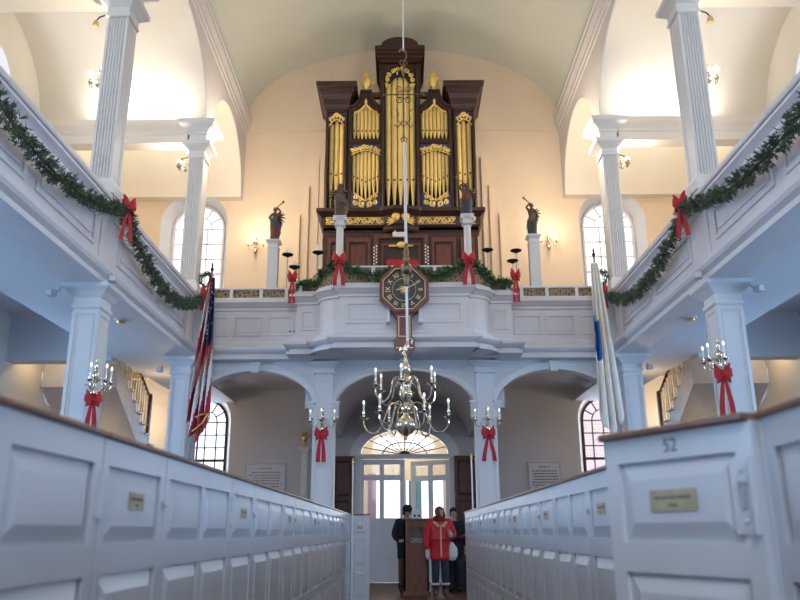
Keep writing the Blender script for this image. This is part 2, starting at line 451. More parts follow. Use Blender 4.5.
# under-gallery ceiling behind the arches, barrel over the middle bay
b = MB(); b.box(-5.0, -1.7, 13.62, 18.6, 4.28, 4.34); b.box(1.7, 5.0, 13.62, 18.6, 4.28, 4.34)
b.prism([(-1.75, 3.15), (-1.45, 3.15)] + list(reversed(ell(0, 3.15, 1.45, .92, 0, PI, 28)))[1:] + [(1.75, 3.15), (1.75, 4.34), (-1.75, 4.34)], [], 13.62, 18.1, 'y')
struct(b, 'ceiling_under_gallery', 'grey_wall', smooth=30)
# arcade wall below the organ gallery
AY0, AY1 = 13.42, 13.62
def archpath(cx, hw, zs, rise, n=28): return list(reversed(ell(cx, zs, hw, rise, 0, PI, n)))
b = MB()
out = [(-3.95, 0), (-3.62, 0)]
out += archpath(-2.6, 1.02, 3.16, .62) + [(-1.58, 0), (-1.2, 0)] + archpath(0, 1.2, 3.16, .66) + [(1.2, 0), (1.58, 0)] + archpath(2.6, 1.02, 3.16, .62) + [(3.62, 0), (3.95, 0), (3.95, 4.3), (-3.95, 4.3)]
b.prism(out, [], AY0, AY1, 'y'); struct(b, 'wall_arcade_lower', 'paint')
for k, (cx, hw, rise) in enumerate(((-2.6, 1.02, .62), (0, 1.2, .66), (2.6, 1.02, .62))):
    b = MB()
    b.prism(ell(cx, 3.16, hw + .10, rise + .09, 0, PI, 28) + list(reversed(ell(cx, 3.16, hw, rise, 0, PI, 28))), [], AY0 - .035, AY0 + .002, 'y')
    b.prism(ell(cx, 3.16, hw + .12, rise + .11, 0, PI, 28) + list(reversed(ell(cx, 3.16, hw + .085, rise + .075, 0, PI, 28))), [], AY0 - .055, AY0 + .002, 'y')
    t = struct(b, 'trim_archivolt_%d' % (k + 1), 'paint', smooth=30)
    b = MB(); b.prism([(cx - .06, 3.74 + rise - .62), (cx + .06, 3.74 + rise - .62), (cx + .085, 3.92 + rise - .62), (cx - .085, 3.92 + rise - .62)], [], AY0 - .10, AY0, 'y'); build(b, 'keystone', 'paint', t)
# pilasters between the arches, with capital and scroll corbels at the springing
def pilaster(cx, label):
    r = thing('pilaster', (cx, AY0, 0), label, 'pilaster', 'pilasters between the lower arches')
    b = MB(); b.box(cx - .155, cx + .155, AY0 - .09, AY0, 0, 3.72); b.box(cx - .19, cx + .19, AY0 - .12, AY0, 0, .25)
    build(b, 'shaft', 'paint', r)
    b = MB(); b.prism(rect(cx - .155, cx + .155, .3, 3.6), [rect(cx - .125, cx + .125, .33, 3.57)], AY0 - .105, AY0 - .09, 'y'); build(b, 'edge_moulding', 'paint', r)
    b = MB(); y = AY0 - .05
    b.sq([(.16, 0), (.18, .01), (.18, .04), (.165, .05), (.165, .1), (.2, .14), (.24, .17), (.24, .21), (.22, .21)], (cx, y, 3.70), hy=-.09)
    build(b, 'capital', 'paint', r)
    for s in (-1, 1):
        b = MB(); x = cx + s * .205
        b.prism([(AY0 - .16, 3.2), (AY0 + .05, 3.2), (AY0 + .05, 2.92), (AY0 - .02, 2.93), (AY0 - .05, 2.98), (AY0 - .07, 3.05), (AY0 - .12, 3.1)], [], x - .05, x + .05, 'x')
        b.tube([(x - .06, AY0 - .10, 3.14), (x + .06, AY0 - .10, 3.14)], .035, 10); b.tube([(x - .055, AY0 - .03, 2.96), (x + .055, AY0 - .03, 2.96)], .025, 10)
        b.box(x - .07, x + .07, AY0 - .17, AY0 + .05, 3.19, 3.22)
        build(b, 'corbel', 'paint', r, smooth=40)
pilaster(-1.39, 'white pilaster between the left and middle arches')
pilaster(1.39, 'white pilaster between the middle and right arches')

# upper west wall behind the organ
hole = []
for k, sx in enumerate((-1, 1)):
    hole.append(window(4 + k, sx * 4.75, 16.95, 'y', 6.02, 7.85, .60, .6, .45, .16, -1, False, 5, 3))
b = MB(); b.prism(rect(-SX, SX, 4.34, 12.9), hole, 16.5, 16.52, 'y')
b.box(-SX, -5.5, 16.98, 17.05, 4.34, 12.9); b.box(-4.1, 4.1, 16.98, 17.05, 4.34, 12.9); b.box(5.5, SX, 16.98, 17.05, 4.34, 12.9)
b.box(-SX, SX, 16.98, 17.05, 8.5, 12.9)
struct(b, 'wall_back_upper', 'cream')
for k, s in enumerate((-1, 1)):
    b = MB()
    P = [(16.5, 8.50), (16.44, 8.52), (16.44, 8.58), (16.40, 8.64), (16.36, 8.70), (16.33, 8.72), (16.33, 8.80), (16.5, 8.80)]
    b.prism(P, [], s * 3.84, s * SX, 'x'); struct(b, 'trim_ledge_%d' % (k + 1), 'cream2')
b = MB(); b.box(-3.7, 3.7, 16.47, 16.5, 10.12, 10.16); struct(b, 'trim_wall_line', 'cream')
# thin upright battens beside the organ
for k, (x, w, z0, z1) in enumerate(((-2.36, .02, 4.4, 8.0), (-2.18, .03, 4.4, 8.7), (-1.98, .05, 4.4, 9.4), (-1.86, .05, 4.4, 9.4), (1.86, .05, 4.4, 9.4), (2.0, .03, 4.4, 8.7), (2.2, .02, 4.4, 8.0))):
    b = MB(); b.box(x - w, x + w, 16.40, 16.5, z0, z1); struct(b, 'trim_batten_%d' % (k + 1), 'cream')

# side walls with two tiers of windows, and the aisle vaults
BAYS = [(11.15, 1.86), (7.05, 1.86), (2.95, 1.86), (-1.15, 1.86)]
LAST = (14.85, 1.42)
wn = 6
for s, side in ((-1, 'left'), (1, 'right')):
    holes = []
    for cy, hw in BAYS:
        holes.append(window(wn, cy, s * (SX + .4), 'x', 6.1, 8.3, .68, .68, .4, .1, -s, True, 5, 4)); wn += 1
        holes.append(window(wn, cy, s * (SX + .4), 'x', 1.7, 2.9, .62, .6, .4, .1, -s, True, 4, 4)); wn += 1
    # round window of the stair hall
    rc = (14.9, 3.9)
    circ = [(rc[0] + .5 * math.cos(a * PI / 14), rc[1] + .5 * math.sin(a * PI / 14)) for a in range(28)]
    circ2 = [(rc[0] + .4 * math.cos(a * PI / 14), rc[1] + .4 * math.sin(a * PI / 14)) for a in range(28)]
    holes.append(circ)
    b = MB(); b.prism(rect(-4.0, 19, 0, 12.4), holes, s * SX, s * (SX + .02), 'x')
    struct(b, 'wall_' + side, 'cream2')
    r = tag(thing('window_%d' % wn), kind='structure'); wn += 1
    b = MB(); b.prism([(p[0], p[1]) for p in circ2], [[(rc[0] + .36 * math.cos(a * PI / 14), rc[1] + .36 * math.sin(a * PI / 14)) for a in range(28)]], s * (SX + .35), s * (SX + .4), 'x')
    b.box(s * (SX + .36), s * (SX + .39), rc[0] - .012, rc[0] + .012, rc[1] - .4, rc[1] + .4); b.box(s * (SX + .36), s * (SX + .39), rc[0] - .4, rc[0] + .4, rc[1] - .012, rc[1] + .012)
    build(b, 'window_frame', 'winwhite', r)
    b = MB(); n_ = 28
    b.add([(s * SX, p[0], p[1]) for p in circ] + [(s * (SX + .4), p[0], p[1]) for p in circ2], [(k, (k + 1) % n_, n_ + (k + 1) % n_, n_ + k) for k in range(n_)]); build(b, 'window_reveal', 'paint', r, smooth=40)
    b = MB(); b.prism(circ2, [], s * (SX + .38), s * (SX + .385), 'x'); build(b, 'window_pane', 'glass', r)
    # vault over each aisle bay (cross barrels) and the nave arcade wall with the same arches
    zt = 11.2
    for nm, xa, xb, m, dz in (('wall_arcade_' + side, 3.68, 3.70, 'gallery', 0), ('ceiling_aisle_' + side, 3.70, SX, 'cream2', .004)):
        P = [(-4.0, 8.38)]
        for cy, hw in reversed(BAYS): P += [(cy - hw, 8.38)] + list(reversed(ell(cy, 8.38, hw + dz, 1.48 + dz, 0, PI, 24)))[1:-1] + [(cy + hw, 8.38)]
        cy, hw = LAST; P += [(cy - hw, 8.38)] + list(reversed(ell(cy, 8.38, hw + dz, 1.38 + dz, 0, PI, 24)))[1:-1] + [(cy + hw, 8.38)]
        P += [(16.5, 8.38), (16.5, zt), (-4.0, zt)]
        b = MB(); b.prism(P, [], s * xa, s * xb, 'x'); struct(b, nm, m, smooth=30)
    # transverse beams
    for k, y in enumerate((0.9, 5.0, 9.1, 13.2)):
        b = MB(); P = [(p, z - .27) for p, z in [(-.14, 8.30), (.14, 8.30), (.14, 8.46), (.17, 8.49), (.17, 8.53), (.25, 8.60), (.27, 8.63), (.27, 8.72), (-.27, 8.72), (-.27, 8.63), (-.25, 8.60), (-.17, 8.53), (-.17, 8.49), (-.14, 8.46)]]
        b.prism([(y + p, z) for p, z in P], [], s * 4.02, s * SX, 'x'); struct(b, 'trim_beam_%s_%d' % (side, k + 1), 'cream2')
    # nave cornice
    b = MB(); P = [(3.69, 10.0), (3.66, 10.02), (3.66, 10.12), (3.64, 10.14), (3.63, 10.22), (3.59, 10.30), (3.58, 10.32), (3.58, 10.42), (3.56, 10.44), (3.56, 10.50), (3.9, 10.50), (3.9, 10.0)]
    b.prism([(s * x, z) for x, z in P], [], -4, 16.5, 'y'); struct(b, 'trim_nave_cornice_' + side, 'gallery')
# nave vault
b = MB(); o_ = ell(0, 10.46, 3.95, 2.1, 0, PI, 40); i_ = ell(0, 10.46, 3.68, 1.88, 0, PI, 40)
b.prism(o_ + list(reversed(i_)), [], -4, 16.52, 'y'); struct(b, 'ceiling_nave', 'vault', smooth=30)
b = MB(); b.box(-SX - .6, SX + .6, -4.5, 17.2, 12.9, 13.0); b.box(-SX - .6, SX + .6, 17.0, 18.9, 5.0, 5.1); struct(b, 'ceiling_roof', 'vault')
# chancel-end wall behind the camera with its tall window
b = MB(); hw_ = arch(0, 2.6, 7.2, 1.6, 1.6); b.prism(rect(-SX, SX, 0, 12.9), [hw_], -4.1, -4.0, 'y'); struct(b, 'wall_front', 'cream2')
r = tag(thing('window_40'), kind='structure'); b = MB()
for x in (-.8, 0, .8): b.box(x - .02, x + .02, -4.08, -4.04, 2.6, 8.6)
for z in (3.6, 4.5, 5.4, 6.3, 7.2): b.box(-1.6, 1.6, -4.08, -4.04, z - .02, z + .02)
build(b, 'window_frame', 'winwhite', r)
# brick building outside the right-hand lower window
b = MB(); b.box(3, 14, 26, 30, 0, 4.6); b.prism([(2.8, 4.6), (14.2, 4.6), (8.5, 6.2)], [], 26, 30, 'y', 0)
tag(build(b, 'brick_building', 'brick'), 'brick building outside, paled to look overexposed, seen through the right lower window', 'building')

# ============================================================ GALLERIES
PB = [(-.28, 3.94), (.12, 3.94), (.12, 3.975), (.09, 3.985), (.09, 4.02), (.15, 4.06), (.17, 4.10), (.17, 4.13), (.11, 4.16), (.08, 4.20), (.08, 4.235), (.03, 4.25), (.0, 4.28)]
PT = [(0, 4.86), (.02, 4.88), (.02, 4.92), (.05, 4.95), (.09, 4.98), (.09, 5.01), (.05, 5.02), (.05, 5.04)]
PR = [(-.2, 5.04), (.09, 5.04), (.10, 5.06), (.10, 5.10), (.07, 5.13), (-.18, 5.13), (-.2, 5.11)]
def gallery_side(s, side):
    r = thing('side_gallery', (s * 3.72, 5, 0), '%s side gallery with panelled white front above the box pews' % side, 'gallery')
    P = PB + PT + [(-.28, 5.04)]
    def X(P): return [(s * (3.72 - o), z) for o, z in P]
    b = MB(); b.prism(X(P), [], -4, 13.3, 'y'); build(b, 'gallery_front', 'gallery', r)
    b = MB(); b.prism(X(PR), [], -4, 13.36, 'y'); build(b, 'handrail', 'gallery', r)
    # raised panel mouldings
    for y0, y1 in ((-2.8, .5), (1.3, 4.6), (5.4, 8.7), (9.5, 12.7)):
        h = (y1 - y0) / 2
        for a, c in ((y0, y0 + h - .12), (y0 + h + .12, y1)):
            b = MB(); b.prism(rect(a, c, 4.38, 4.78), [rect(a + .045, c - .045, 4.425, 4.735)], s * 3.72, s * 3.695, 'x')
            b.prism(rect(a + .1, c - .1, 4.48, 4.68), [], s * 3.72, s * 3.705, 'x'); build(b, 'front_panel', 'gallery', r)
    for y in (.9, 5.0, 9.1, 13.0):
        b = MB(); b.box(s * 3.72, s * 3.70, y - .22, y + .22, 4.28, 4.86); build(b, 'pedestal_block', 'gallery', r)
    # soffit and stepped floor above it
    b = MB(); b.box(s * 3.62, s * 4.9, -4, 13.3, 3.95, 4.02); b.box(s * 4.9, s * 4.98, -4, 13.3, 3.95, 4.75); b.box(s * 4.9, s * SX, -4, 18.1, 4.70, 4.80)
    b.box(s * 4.98, s * 5.0, -4, 13, 3.95, 4.7); b.box(s * 3.95, s * 5.0, 13.3, 18.1, 3.98, 4.02)
    b.box(s * 5.0, s * SX, 13.0, 13.3, 3.9, 4.75)
    build(b, 'gallery_soffit', 'soffit', r)
gallery_side(-1, 'left'); gallery_side(1, 'right')

# west gallery with bowed organ balcony
def mir(p): return [(-x, y) for x, y in reversed(p)]
half = [(-3.95, 13.3), (-1.85, 13.3), (-1.85, 12.93), (-1.46, 12.93)] + [(-1.08 - .38 * math.cos(a), 12.93 - .38 * math.sin(a)) for a in [PI / 2 * k / 10 for k in range(1, 11)]] + [(-1.08, 12.46)]
path = half + mir(half)
wg = thing('west_gallery', (0, 13.3, 0), 'white panelled organ gallery with bowed balcony over the arches', 'gallery')
b = MB(); P = [(-.28, 3.94), (.14, 3.94), (.14, 3.985), (.085, 3.985), (.085, 4.035), (.15, 4.06), (.19, 4.10), (.19, 4.14), (.11, 4.14), (.09, 4.18), (.06, 4.20), (.06, 4.245), (.015, 4.245), (0, 4.29), (0, 4.83), (.025, 4.84), (.025, 4.885), (.05, 4.90), (.10, 4.96), (.12, 4.96), (.12, 5.0), (.07, 5.0), (.07, 5.05), (-.28, 5.05)]
b.sweep(P, path); build(b, 'gallery_front', 'gallery', wg, smooth=14)
b = MB()
fl = [(-3.9, 13.42)] + [(x, y + .05) for x, y in path[1:-1]] + [(3.9, 13.42)]
b.prism(fl, [], 3.96, 4.02, 'z'); build(b, 'balcony_soffit', 'soffit', wg)
b = MB(); b.box(-SX, SX, 13.6, 16.49, 4.36, 4.45); b.prism([(-1.55, 13.6), (-1.55, 13.24), (-.8, 13.2), (-.78, 12.8), (.78, 12.8), (.8, 13.2), (1.55, 13.24), (1.55, 13.6)], [], 4.36, 4.44, 'z'); build(b, 'gallery_floor', 'organ', wg)
def pm(x0, x1, y, z0=4.38, z1=4.74):
    b = MB(); b.prism(rect(x0, x1, z0, z1), [rect(x0 + .035, x1 - .035, z0 + .035, z1 - .035)], y - .022, y, 'y')
    b.prism(rect(x0 + .06, x1 - .06, z0 + .06, z1 - .06), [], y - .008, y, 'y'); build(b, 'front_panel', 'gallery', wg)
for x0, x1 in ((-3.5, -3.1), (-3.02, -2.5), (-2.42, -1.95)): pm(x0, x1, 13.3); pm(-x1, -x0, 13.3)
for s in (-1, 1):
    pm(min(s * 1.78, s * 1.52), max(s * 1.78, s * 1.52), 12.93)
pm(-.97, -.22, 12.46); pm(.22, .97, 12.46)
for s in (-1, 1):    # bowed panel frames on the quarter-round corners
    b = MB()
    A = [math.radians(a) for a in range(12, 79, 6)]
    pts = [(s * (-1.08 - .38 * math.cos(a)), 12.93 - .38 * math.sin(a)) for a in A]
    if s > 0: pts = pts[::-1]
    for z0, z1 in ((4.38, 4.415), (4.705, 4.74)): b.sweep([(0, z0), (.022, z0), (.022, z1), (0, z1)], pts)
    for q in (pts[:2], pts[-2:]): b.sweep([(0, 4.38), (.022, 4.38), (.022, 4.74), (0, 4.74)], q)
    build(b, 'front_panel', 'gallery', wg)
# pierced balustrade
ins = []
def offset(path, d):
    P = [Vector(p) for p in path]; o = []
    for i, p in enumerate(P):
        d0 = (P[i] - P[i - 1]).normalized() if i else (P[1] - P[0]).normalized()
        d1 = (P[i + 1] - P[i]).normalized() if i < len(P) - 1 else d0
        n0 = Vector((d0.y, -d0.x)); n1 = Vector((d1.y, -d1.x)); bb = (n0 + n1).normalized(); k = 1 / max(.35, bb.dot(n0))
        o.append((p.x + bb.x * d * k, p.y + bb.y * d * k))
    return o
bal = tag(thing('balustrade', (0, 13.3, 5.05)), 'low pierced fretwork balustrade in white frames along the organ gallery', 'balustrade')
rp = offset(path, -.03)
ce = rp[3:-3]
for pp, zt_ in ((rp[:4], 5.27), (ce, 5.385), (rp[-4:], 5.27)):
    b = MB(); b.sweep([(-.03, zt_ - .03), (.03, zt_ - .03), (.03, zt_), (-.03, zt_)], pp); b.sweep([(-.03, 5.045), (.03, 5.045), (.03, 5.085), (-.03, 5.085)], pp); build(b, 'rail', 'paint', bal, smooth=30)
    b = MB(); b.sweep([(-.006, 5.08), (.006, 5.08), (.006, zt_ - .025), (-.006, zt_ - .025)], pp); build(b, 'fretwork', 'fret', bal, smooth=30)
for x, y in [(s * v, 13.33) for s in (-1, 1) for v in (3.55, 3.08, 2.55, 2.1, 1.87)] + [(s * v, 12.96) for s in (-1, 1) for v in (1.80, 1.46)] + [(s * v, 12.50) for s in (-1, 1) for v in (1.05, .52)] + [(-.0, 12.50)]:
    b = MB(); b.box(x - .028, x + .028, y - .035, y + .035, 5.05, 5.26 if abs(x) > 1.5 else 5.38); build(b, 'post', 'paint', bal)

# ============================================================ COLUMNS
def upper_column():
    r = thing('fluted_column', (0, 0, 0), None, 'column', 'fluted upper columns on the side galleries')
    hw, hy = .14, .165
    def face(n=6):
        p = []; w = 2 * hw - .05; st = w / n
        for k in range(n):
            x = -hw + .025 + k * st
            p += [(x + .007, 0), (x + .012, .02), (x + st - .012, .02), (x + st - .007, 0)]
        return p
    f = face()
    front = [(-hw, -hy)] + [(x, -hy + d) for x, d in f] + [(hw, -hy)]
    sd = [(hw, -hy + .05), (hw - .008, -hy + .06), (hw - .008, hy - .06), (hw, hy - .05)]
    back = [(-x, -y) for x, y in front]; sd2 = [(-x, -y) for x, y in sd]
    b = MB(); b.prism(front + sd + back + sd2, [], .22, 2.60, 'z'); build(b, 'shaft', 'paint', r)
    b = MB(); b.sq([(.20, 0), (.20, .12), (.18, .14), (.18, .16), (.16, .19), (.145, .22)], (0, 0, 0), hy=.025); build(b, 'base', 'paint', r)
    b = MB(); b.sq([(a_, z_ - .25) for a_, z_ in [(.145, 2.83), (.165, 2.84), (.165, 2.87), (.15, 2.89), (.15, 2.98), (.17, 3.0), (.22, 3.05), (.26, 3.08), (.265, 3.10), (.265, 3.15)]], (0, 0, 0), hy=.025); build(b, 'capital', 'paint', r)
    b = MB(); b.sq([(a_, z_ - .27) for a_, z_ in [(.155, 3.17), (.155, 3.32), (.18, 3.34), (.18, 3.38), (.25, 3.44), (.32, 3.48), (.335, 3.50), (.335, 3.58), (.2, 3.60)]], (0, 0, 0), hy=.025); build(b, 'entablature_block', 'paint', r)
    return r
def lower_column():
    r = thing('square_column', (0, 0, 0), None, 'column', 'square lower columns carrying the side galleries')
    hw, hy = .152, .16
    b = MB(); b.box(-hw, hw, -hy, hy, 0, 3.68); build(b, 'shaft', 'paint', r)
    b = MB()
    for s in (-1, 1):
        b.prism(rect(-hw, hw, .5, 3.62), [rect(-hw + .035, hw - .035, .54, 3.58)], s * hy, s * (hy + .014), 'y')
        b.prism(rect(-hw + .05, hw - .05, .55, 3.57), [rect(-hw + .062, hw - .062, .562, 3.558)], s * hy, s * (hy + .008), 'y')
        b.prism(rect(-hy, hy, .5, 3.62), [rect(-hy + .035, hy - .035, .54, 3.58)], s * hw, s * (hw + .014), 'x')
        b.prism(rect(-hy + .05, hy - .05, .55, 3.57), [rect(-hy + .062, hy - .062, .562, 3.558)], s * hw, s * (hw + .008), 'x')
    build(b, 'shaft_moulding', 'paint', r)
    b = MB(); b.sq([(.20, 0), (.20, .3), (.18, .33), (.155, .36)], (0, 0, 0), hy=.01); build(b, 'base', 'paint', r)
    b = MB(); b.sq([(.158, 3.64), (.18, 3.66), (.18, 3.69), (.162, 3.71), (.162, 3.78), (.185, 3.80), (.23, 3.85), (.28, 3.89), (.285, 3.90), (.285, 3.945)], (0, 0, 0), hy=.01); build(b, 'capital', 'paint', r)
    return r
uc = upper_column(); lc = lower_column()
posn = {0.9: 'beside the camera', 5.0: 'above the near pews', 9.1: 'nearer of the two in view', 13.2: 'farther, at the corner of the organ gallery'}
first = True
for s, side in ((-1, 'left'), (1, 'right')):
    for y in (13.2, 9.1, 5.0, .9):
        o = uc if first else copy_tree(uc); place(o, (s * 3.82, y if y < 13 else 13.22, 5.13), 0, 'white fluted square column on the %s gallery front, %s' % (side, posn[y]))
        o = lc if first else copy_tree(lc); place(o, (s * 3.83 + .03, y if y < 13 else 13.18, 0), 0, 'pale square panelled column under the %s gallery, %s' % (side, posn[y].replace('the two in view', 'the two seen')))
        first = False

# ============================================================ STAIRS in the corners
def staircase(s, side):
    r = thing('staircase', (s * 5.4, 15.5, 0), 'white stair rising to the %s gallery, dark handrail and pale balusters' % side, 'staircase')
    xin, xout = s * 5.35, s * 6.75
    tr, ri = .29, .18; n = 22; y0 = 20.6; z0 = 0.2
    ys = 14.0; b = MB(); P = []
    # steps rise towards the camera; profile in (y,z)
    top = []
    ytop, ztop = 14.35, 4.10
    st = [(ytop, ztop)]
    y, z = ytop, ztop
    for k in range(12):
        y += tr; st.append((y, z)); z -= ri; st.append((y, z))
    under = [(y, z - .42), (ytop - .05, ztop - .42)]
    b.prism(st + under, [], xin, xout, 'x'); build(b, 'stair_body', 'tread', r)
    b = MB(); y, z = ytop, ztop
    for k in range(12):
        pass
        b.box(s * 5.31, s * 6.75, y, y + tr + .03, z - .002, z + .03); y += tr; z -= ri
    build(b, 'tread', 'tread', r)
    y, z = ytop, ztop
    for k in range(7):
        for q in (.07, .2):
            b = MB(); bx = s * 5.39; t = (q / tr) * ri
            b.lathe([(.014, 0), (.016, .2), (.022, .35), (.012, .45), (.014, .95 - t)], (bx, y + q, z + .03), 8); build(b, 'baluster', 'baluster', r, smooth=40)
        y += tr; z -= ri
    yn, zn = y + .05, z
    b = MB(); b.box(s * 5.43, s * 5.35, yn - .04, yn + .04, zn - 1.6, zn + 1.0); b.ball((s * 5.39, yn, zn + 1.03), .05); build(b, 'newel_post', 'brown', r)
    b = MB(); pts = [(s * 5.39, ytop - .2, ztop + 1.12)]
    for k in range(8): pts.append((s * 5.39, ytop + k * tr * .9, ztop + .98 - k * ri * .9 - .06 * math.sin(k / 7 * PI)))
    pts.append((s * 5.39, yn, zn + .98)); b.tube(pts, .03, 8); build(b, 'handrail', 'brown', r, smooth=40)
staircase(-1, 'left'); staircase(1, 'right')
# ============================================================ BOX PEWS
RZ = 1.345
ROWS = [(.12, .50), (.57, .96), (1.04, 1.255)]
def raised(b, y0, y1, z0, z1, x0=0.0):     # a fielded panel let into a face at x=x0 looking +x
    d = .014; w = min(.05, (y1 - y0) * .22, (z1 - z0) * .3)
    b.add([(x0 - d, y0, z0), (x0 - d, y1, z0), (x0 - d, y1, z1), (x0 - d, y0, z1),
           (x0 + .002, y0 + w, z0 + w), (x0 + .002, y1 - w, z0 + w), (x0 + .002, y1 - w, z1 - w), (x0 + .002, y0 + w, z1 - w)],
          [(0, 1, 5, 4), (1, 2, 6, 5), (2, 3, 7, 6), (3, 0, 4, 7), (4, 5, 6, 7), (3, 2, 1, 0)])
def flat_board(parent, name, y0, y1, cols, m='pew', x0=0.0, th=.035):
    st = .055; W = (y1 - y0 - st * (cols + 1)) / cols; rects = []
    for c in range(cols):
        a = y0 + st + c * (W + st)
        for z0, z1 in ROWS: rects.append((a, a + W, z0, z1))
    b = MB(); b.prism(rect(y0 + .003, y1 - .003, .01, RZ - .018), [rect(*q) for q in rects], x0 - th, x0, 'x')
    o = build(b, name, m, parent)
    for q in rects:
        b = MB(); raised(b, q[0], q[1], q[2], q[3], x0); b.box(x0 - th, x0 - .015, q[0], q[1], q[2], q[3]); build(b, 'panel', m, o)
    return o
def plate_marks(parent, y, z, w, h, x, name='name_plate'):
    b = MB(); b.box(x, x + .003, y - w / 2, y + w / 2, z - h / 2, z + h / 2); p = build(b, name, 'plate', parent)
    rr = random.Random(3); b = MB()
    for row, (n, zz) in enumerate(((15, z + h * .12), (4, z - h * .25))):
        for k in range(n):
            u = y + (k - n / 2 + .5) * w * .052; hh = h * rr.uniform(.10, .18)
            b.box(x + .003, x + .0035, u - w * .012, u + w * .014, zz - hh / 2, zz + hh / 2)
    build(b, 'engraving', 'ink', p); return p
def pew_proto(L, door_at, dw, s, wallcols=2):
    """box pew: aisle face on x=0 looking +x (s=1 left of aisle); y from 0 to L; the door spans door_at..door_at+dw"""
    r = thing('box_pew', (0, 0, 0), None, 'pew', None)
    segs = []
    if door_at > .01: segs.append((0, door_at))
    if door_at + dw < L - .01: segs.append((door_at + dw, L))
    for a, c in segs: flat_board(r, 'front_wall', a, c, wallcols if c - a > .7 else 1)
    b = MB()
    for a, c in segs: b.box(-.055, .014, a, c, RZ - .018, RZ)
    build(b, 'rail_cap', 'railwood', r, bevel=.006)
    d = flat_board(r, 'door', door_at, door_at + dw, 1)
    b = MB(); b.box(-.055, .014, door_at + .003, door_at + dw - .003, RZ - .018, RZ); build(b, 'door_rail', 'railwood', d, bevel=.006)
    plate_marks(d, door_at + dw / 2, 1.165, .135, .05, .003)
    for z in (.3, 1.17): b = MB(); b.box(0, .006, door_at - .02, door_at + .02, z - .06, z + .06); b.tube([(.006, door_at, z - .065), (.006, door_at, z + .065)], .006, 6); build(b, 'hinge', 'pew', d)
    b = MB(); b.box(0, .006, door_at + dw - .03, door_at + dw - .008, 1.145, 1.175); b.ball((.010, door_at + dw - .02, 1.16), .007, 8); build(b, 'latch', 'box', d)
    b = MB(); b.box(-2.7, -.04, L - .03, L, .01, RZ - .03); build(b, 'partition', 'pew', r)
    b = MB(); b.box(-2.6, -.6, L - .45, L - .04, .42, .46); b.box(-2.6, -2.56, L - .45, L - .04, 0, .42); b.box(-.64, -.6, L - .45, L - .04, 0, .42); build(b, 'bench', 'railwood', r)
    if s < 0:
        import bmesh
        for o in [x for x in r.children_recursive]:
            me = o.data
            for v in me.vertices: v.co.x = -v.co.x
            me.flip_normals()
    return r
LX, RX = -.864, .858
ordn = ['nearest', 'second', 'third', 'fourth', 'fifth', 'sixth', 'seventh', 'eighth', 'ninth']
nums = ['', '', '', '', '', '']
pl = pew_proto(1.70, 1.10, .60, 1)
ordl = ['Nearest', 'Second', 'Third', 'Fourth', 'Fifth', 'Sixth']
for k in range(6):
    o = pl if k == 0 else copy_tree(pl)
    place(o, (LX, 1.10 + 1.70 * k, 0), 0, '%s white panelled box pew in the row left of the aisle' % ordl[k], group='box pews along the left of the aisle')
# last stretch at the far left end with its opened door facing the nave
e = thing('box_pew', (LX, 11.3, 0), 'Farthest pew of the left row, its narrow door open across the aisle end', 'pew', 'box pews along the left of the aisle')
flat_board(e, 'front_wall', 11.3, 12.75, 3, x0=LX)
b = MB(); b.box(LX - .055, LX + .014, 11.3, 12.77, RZ - .018, RZ); build(b, 'rail_cap', 'railwood', e, bevel=.006)
GT[0] = Matrix.Translation((LX, 12.78, 0)) @ Matrix.Rotation(-PI / 2, 4, 'Z')
d = flat_board(e, 'door', 0, .30, 1); b = MB(); b.box(-.05, .015, 0, .31, RZ - .018, RZ); build(b, 'door_rail', 'railwood', d)
b = MB(); b.box(0, .006, .10, .19, 1.12, 1.17); build(b, 'name_plate', 'plate', d)
GT[0] = Matrix.Identity(4)
pr = pew_proto(1.42, .88, .54, -1)
for k in range(6):
    o = pr if k == 0 else copy_tree(pr)
    place(o, (RX, 2.47 + 1.42 * k, 0), 0, '%s white panelled box pew behind the open numbered door, right of the aisle' % (ordl[k] if k else 'First'), group='box pews along the right of the aisle')
RN = RX - .03
GT[0] = Matrix.Translation((RX, 0, 0)) @ Matrix.Rotation(PI, 4, 'Z')
e = thing('box_pew', (RX, 11.0, 0), 'Farthest short panelled pew end at the far right of the aisle', 'pew', 'box pews along the right of the aisle')
flat_board(e, 'front_wall', -11.75, -10.99, 2); b = MB(); b.box(-.055, .014, -11.77, -10.99, RZ - .018, RZ); build(b, 'rail_cap', 'railwood', e, bevel=.006)
# pew number 52: near wall and the door standing ajar
GT[0] = Matrix.Translation((RN, 0, 0)) @ Matrix.Rotation(PI, 4, 'Z')
e = thing('box_pew', (RN, 1.0, 0), 'White box pew at right foreground, its door numbered 52 standing ajar', 'pew', 'box pews along the right of the aisle')
flat_board(e, 'front_wall', -1.885, -.95, 1)
b = MB(); b.box(-.055, .014, -1.89, -.3, RZ - .018, RZ); build(b, 'rail_cap', 'railwood', e, bevel=.006)
hp = Vector((RN - .02, 1.895, 0)); fe = Vector((.572, 2.372, 0)); dd = (hp - fe); W5 = dd.length; dd.normalize()
nn = Vector((dd.y, -dd.x, 0))
if nn.y > 0: nn = -nn
Mx = Matrix.Identity(4)
for i in range(3): Mx[i][0] = nn[i]; Mx[i][1] = dd[i]; Mx[i][3] = fe[i]
GT[0] = Mx
d = flat_board(e, 'door', 0, W5, 1)
b = MB(); b.box(-.055, .02, -.005, W5 - .004, RZ - .020, RZ); build(b, 'door_rail', 'railwood', d, bevel=.006)
plate_marks(d, W5 / 2 - .005, 1.148, .165, .055, .003)
b = MB()
b.box(0, .004, W5 - .075, W5 - .012, 1.06, 1.24); b.tube([(.012, W5 - .005, 1.06), (.012, W5 - .005, 1.24)], .008, 8)
for z in (1.09, 1.21): b.ball((.006, W5 - .04, z), .006, 6)
build(b, 'hinge', 'pew', d)
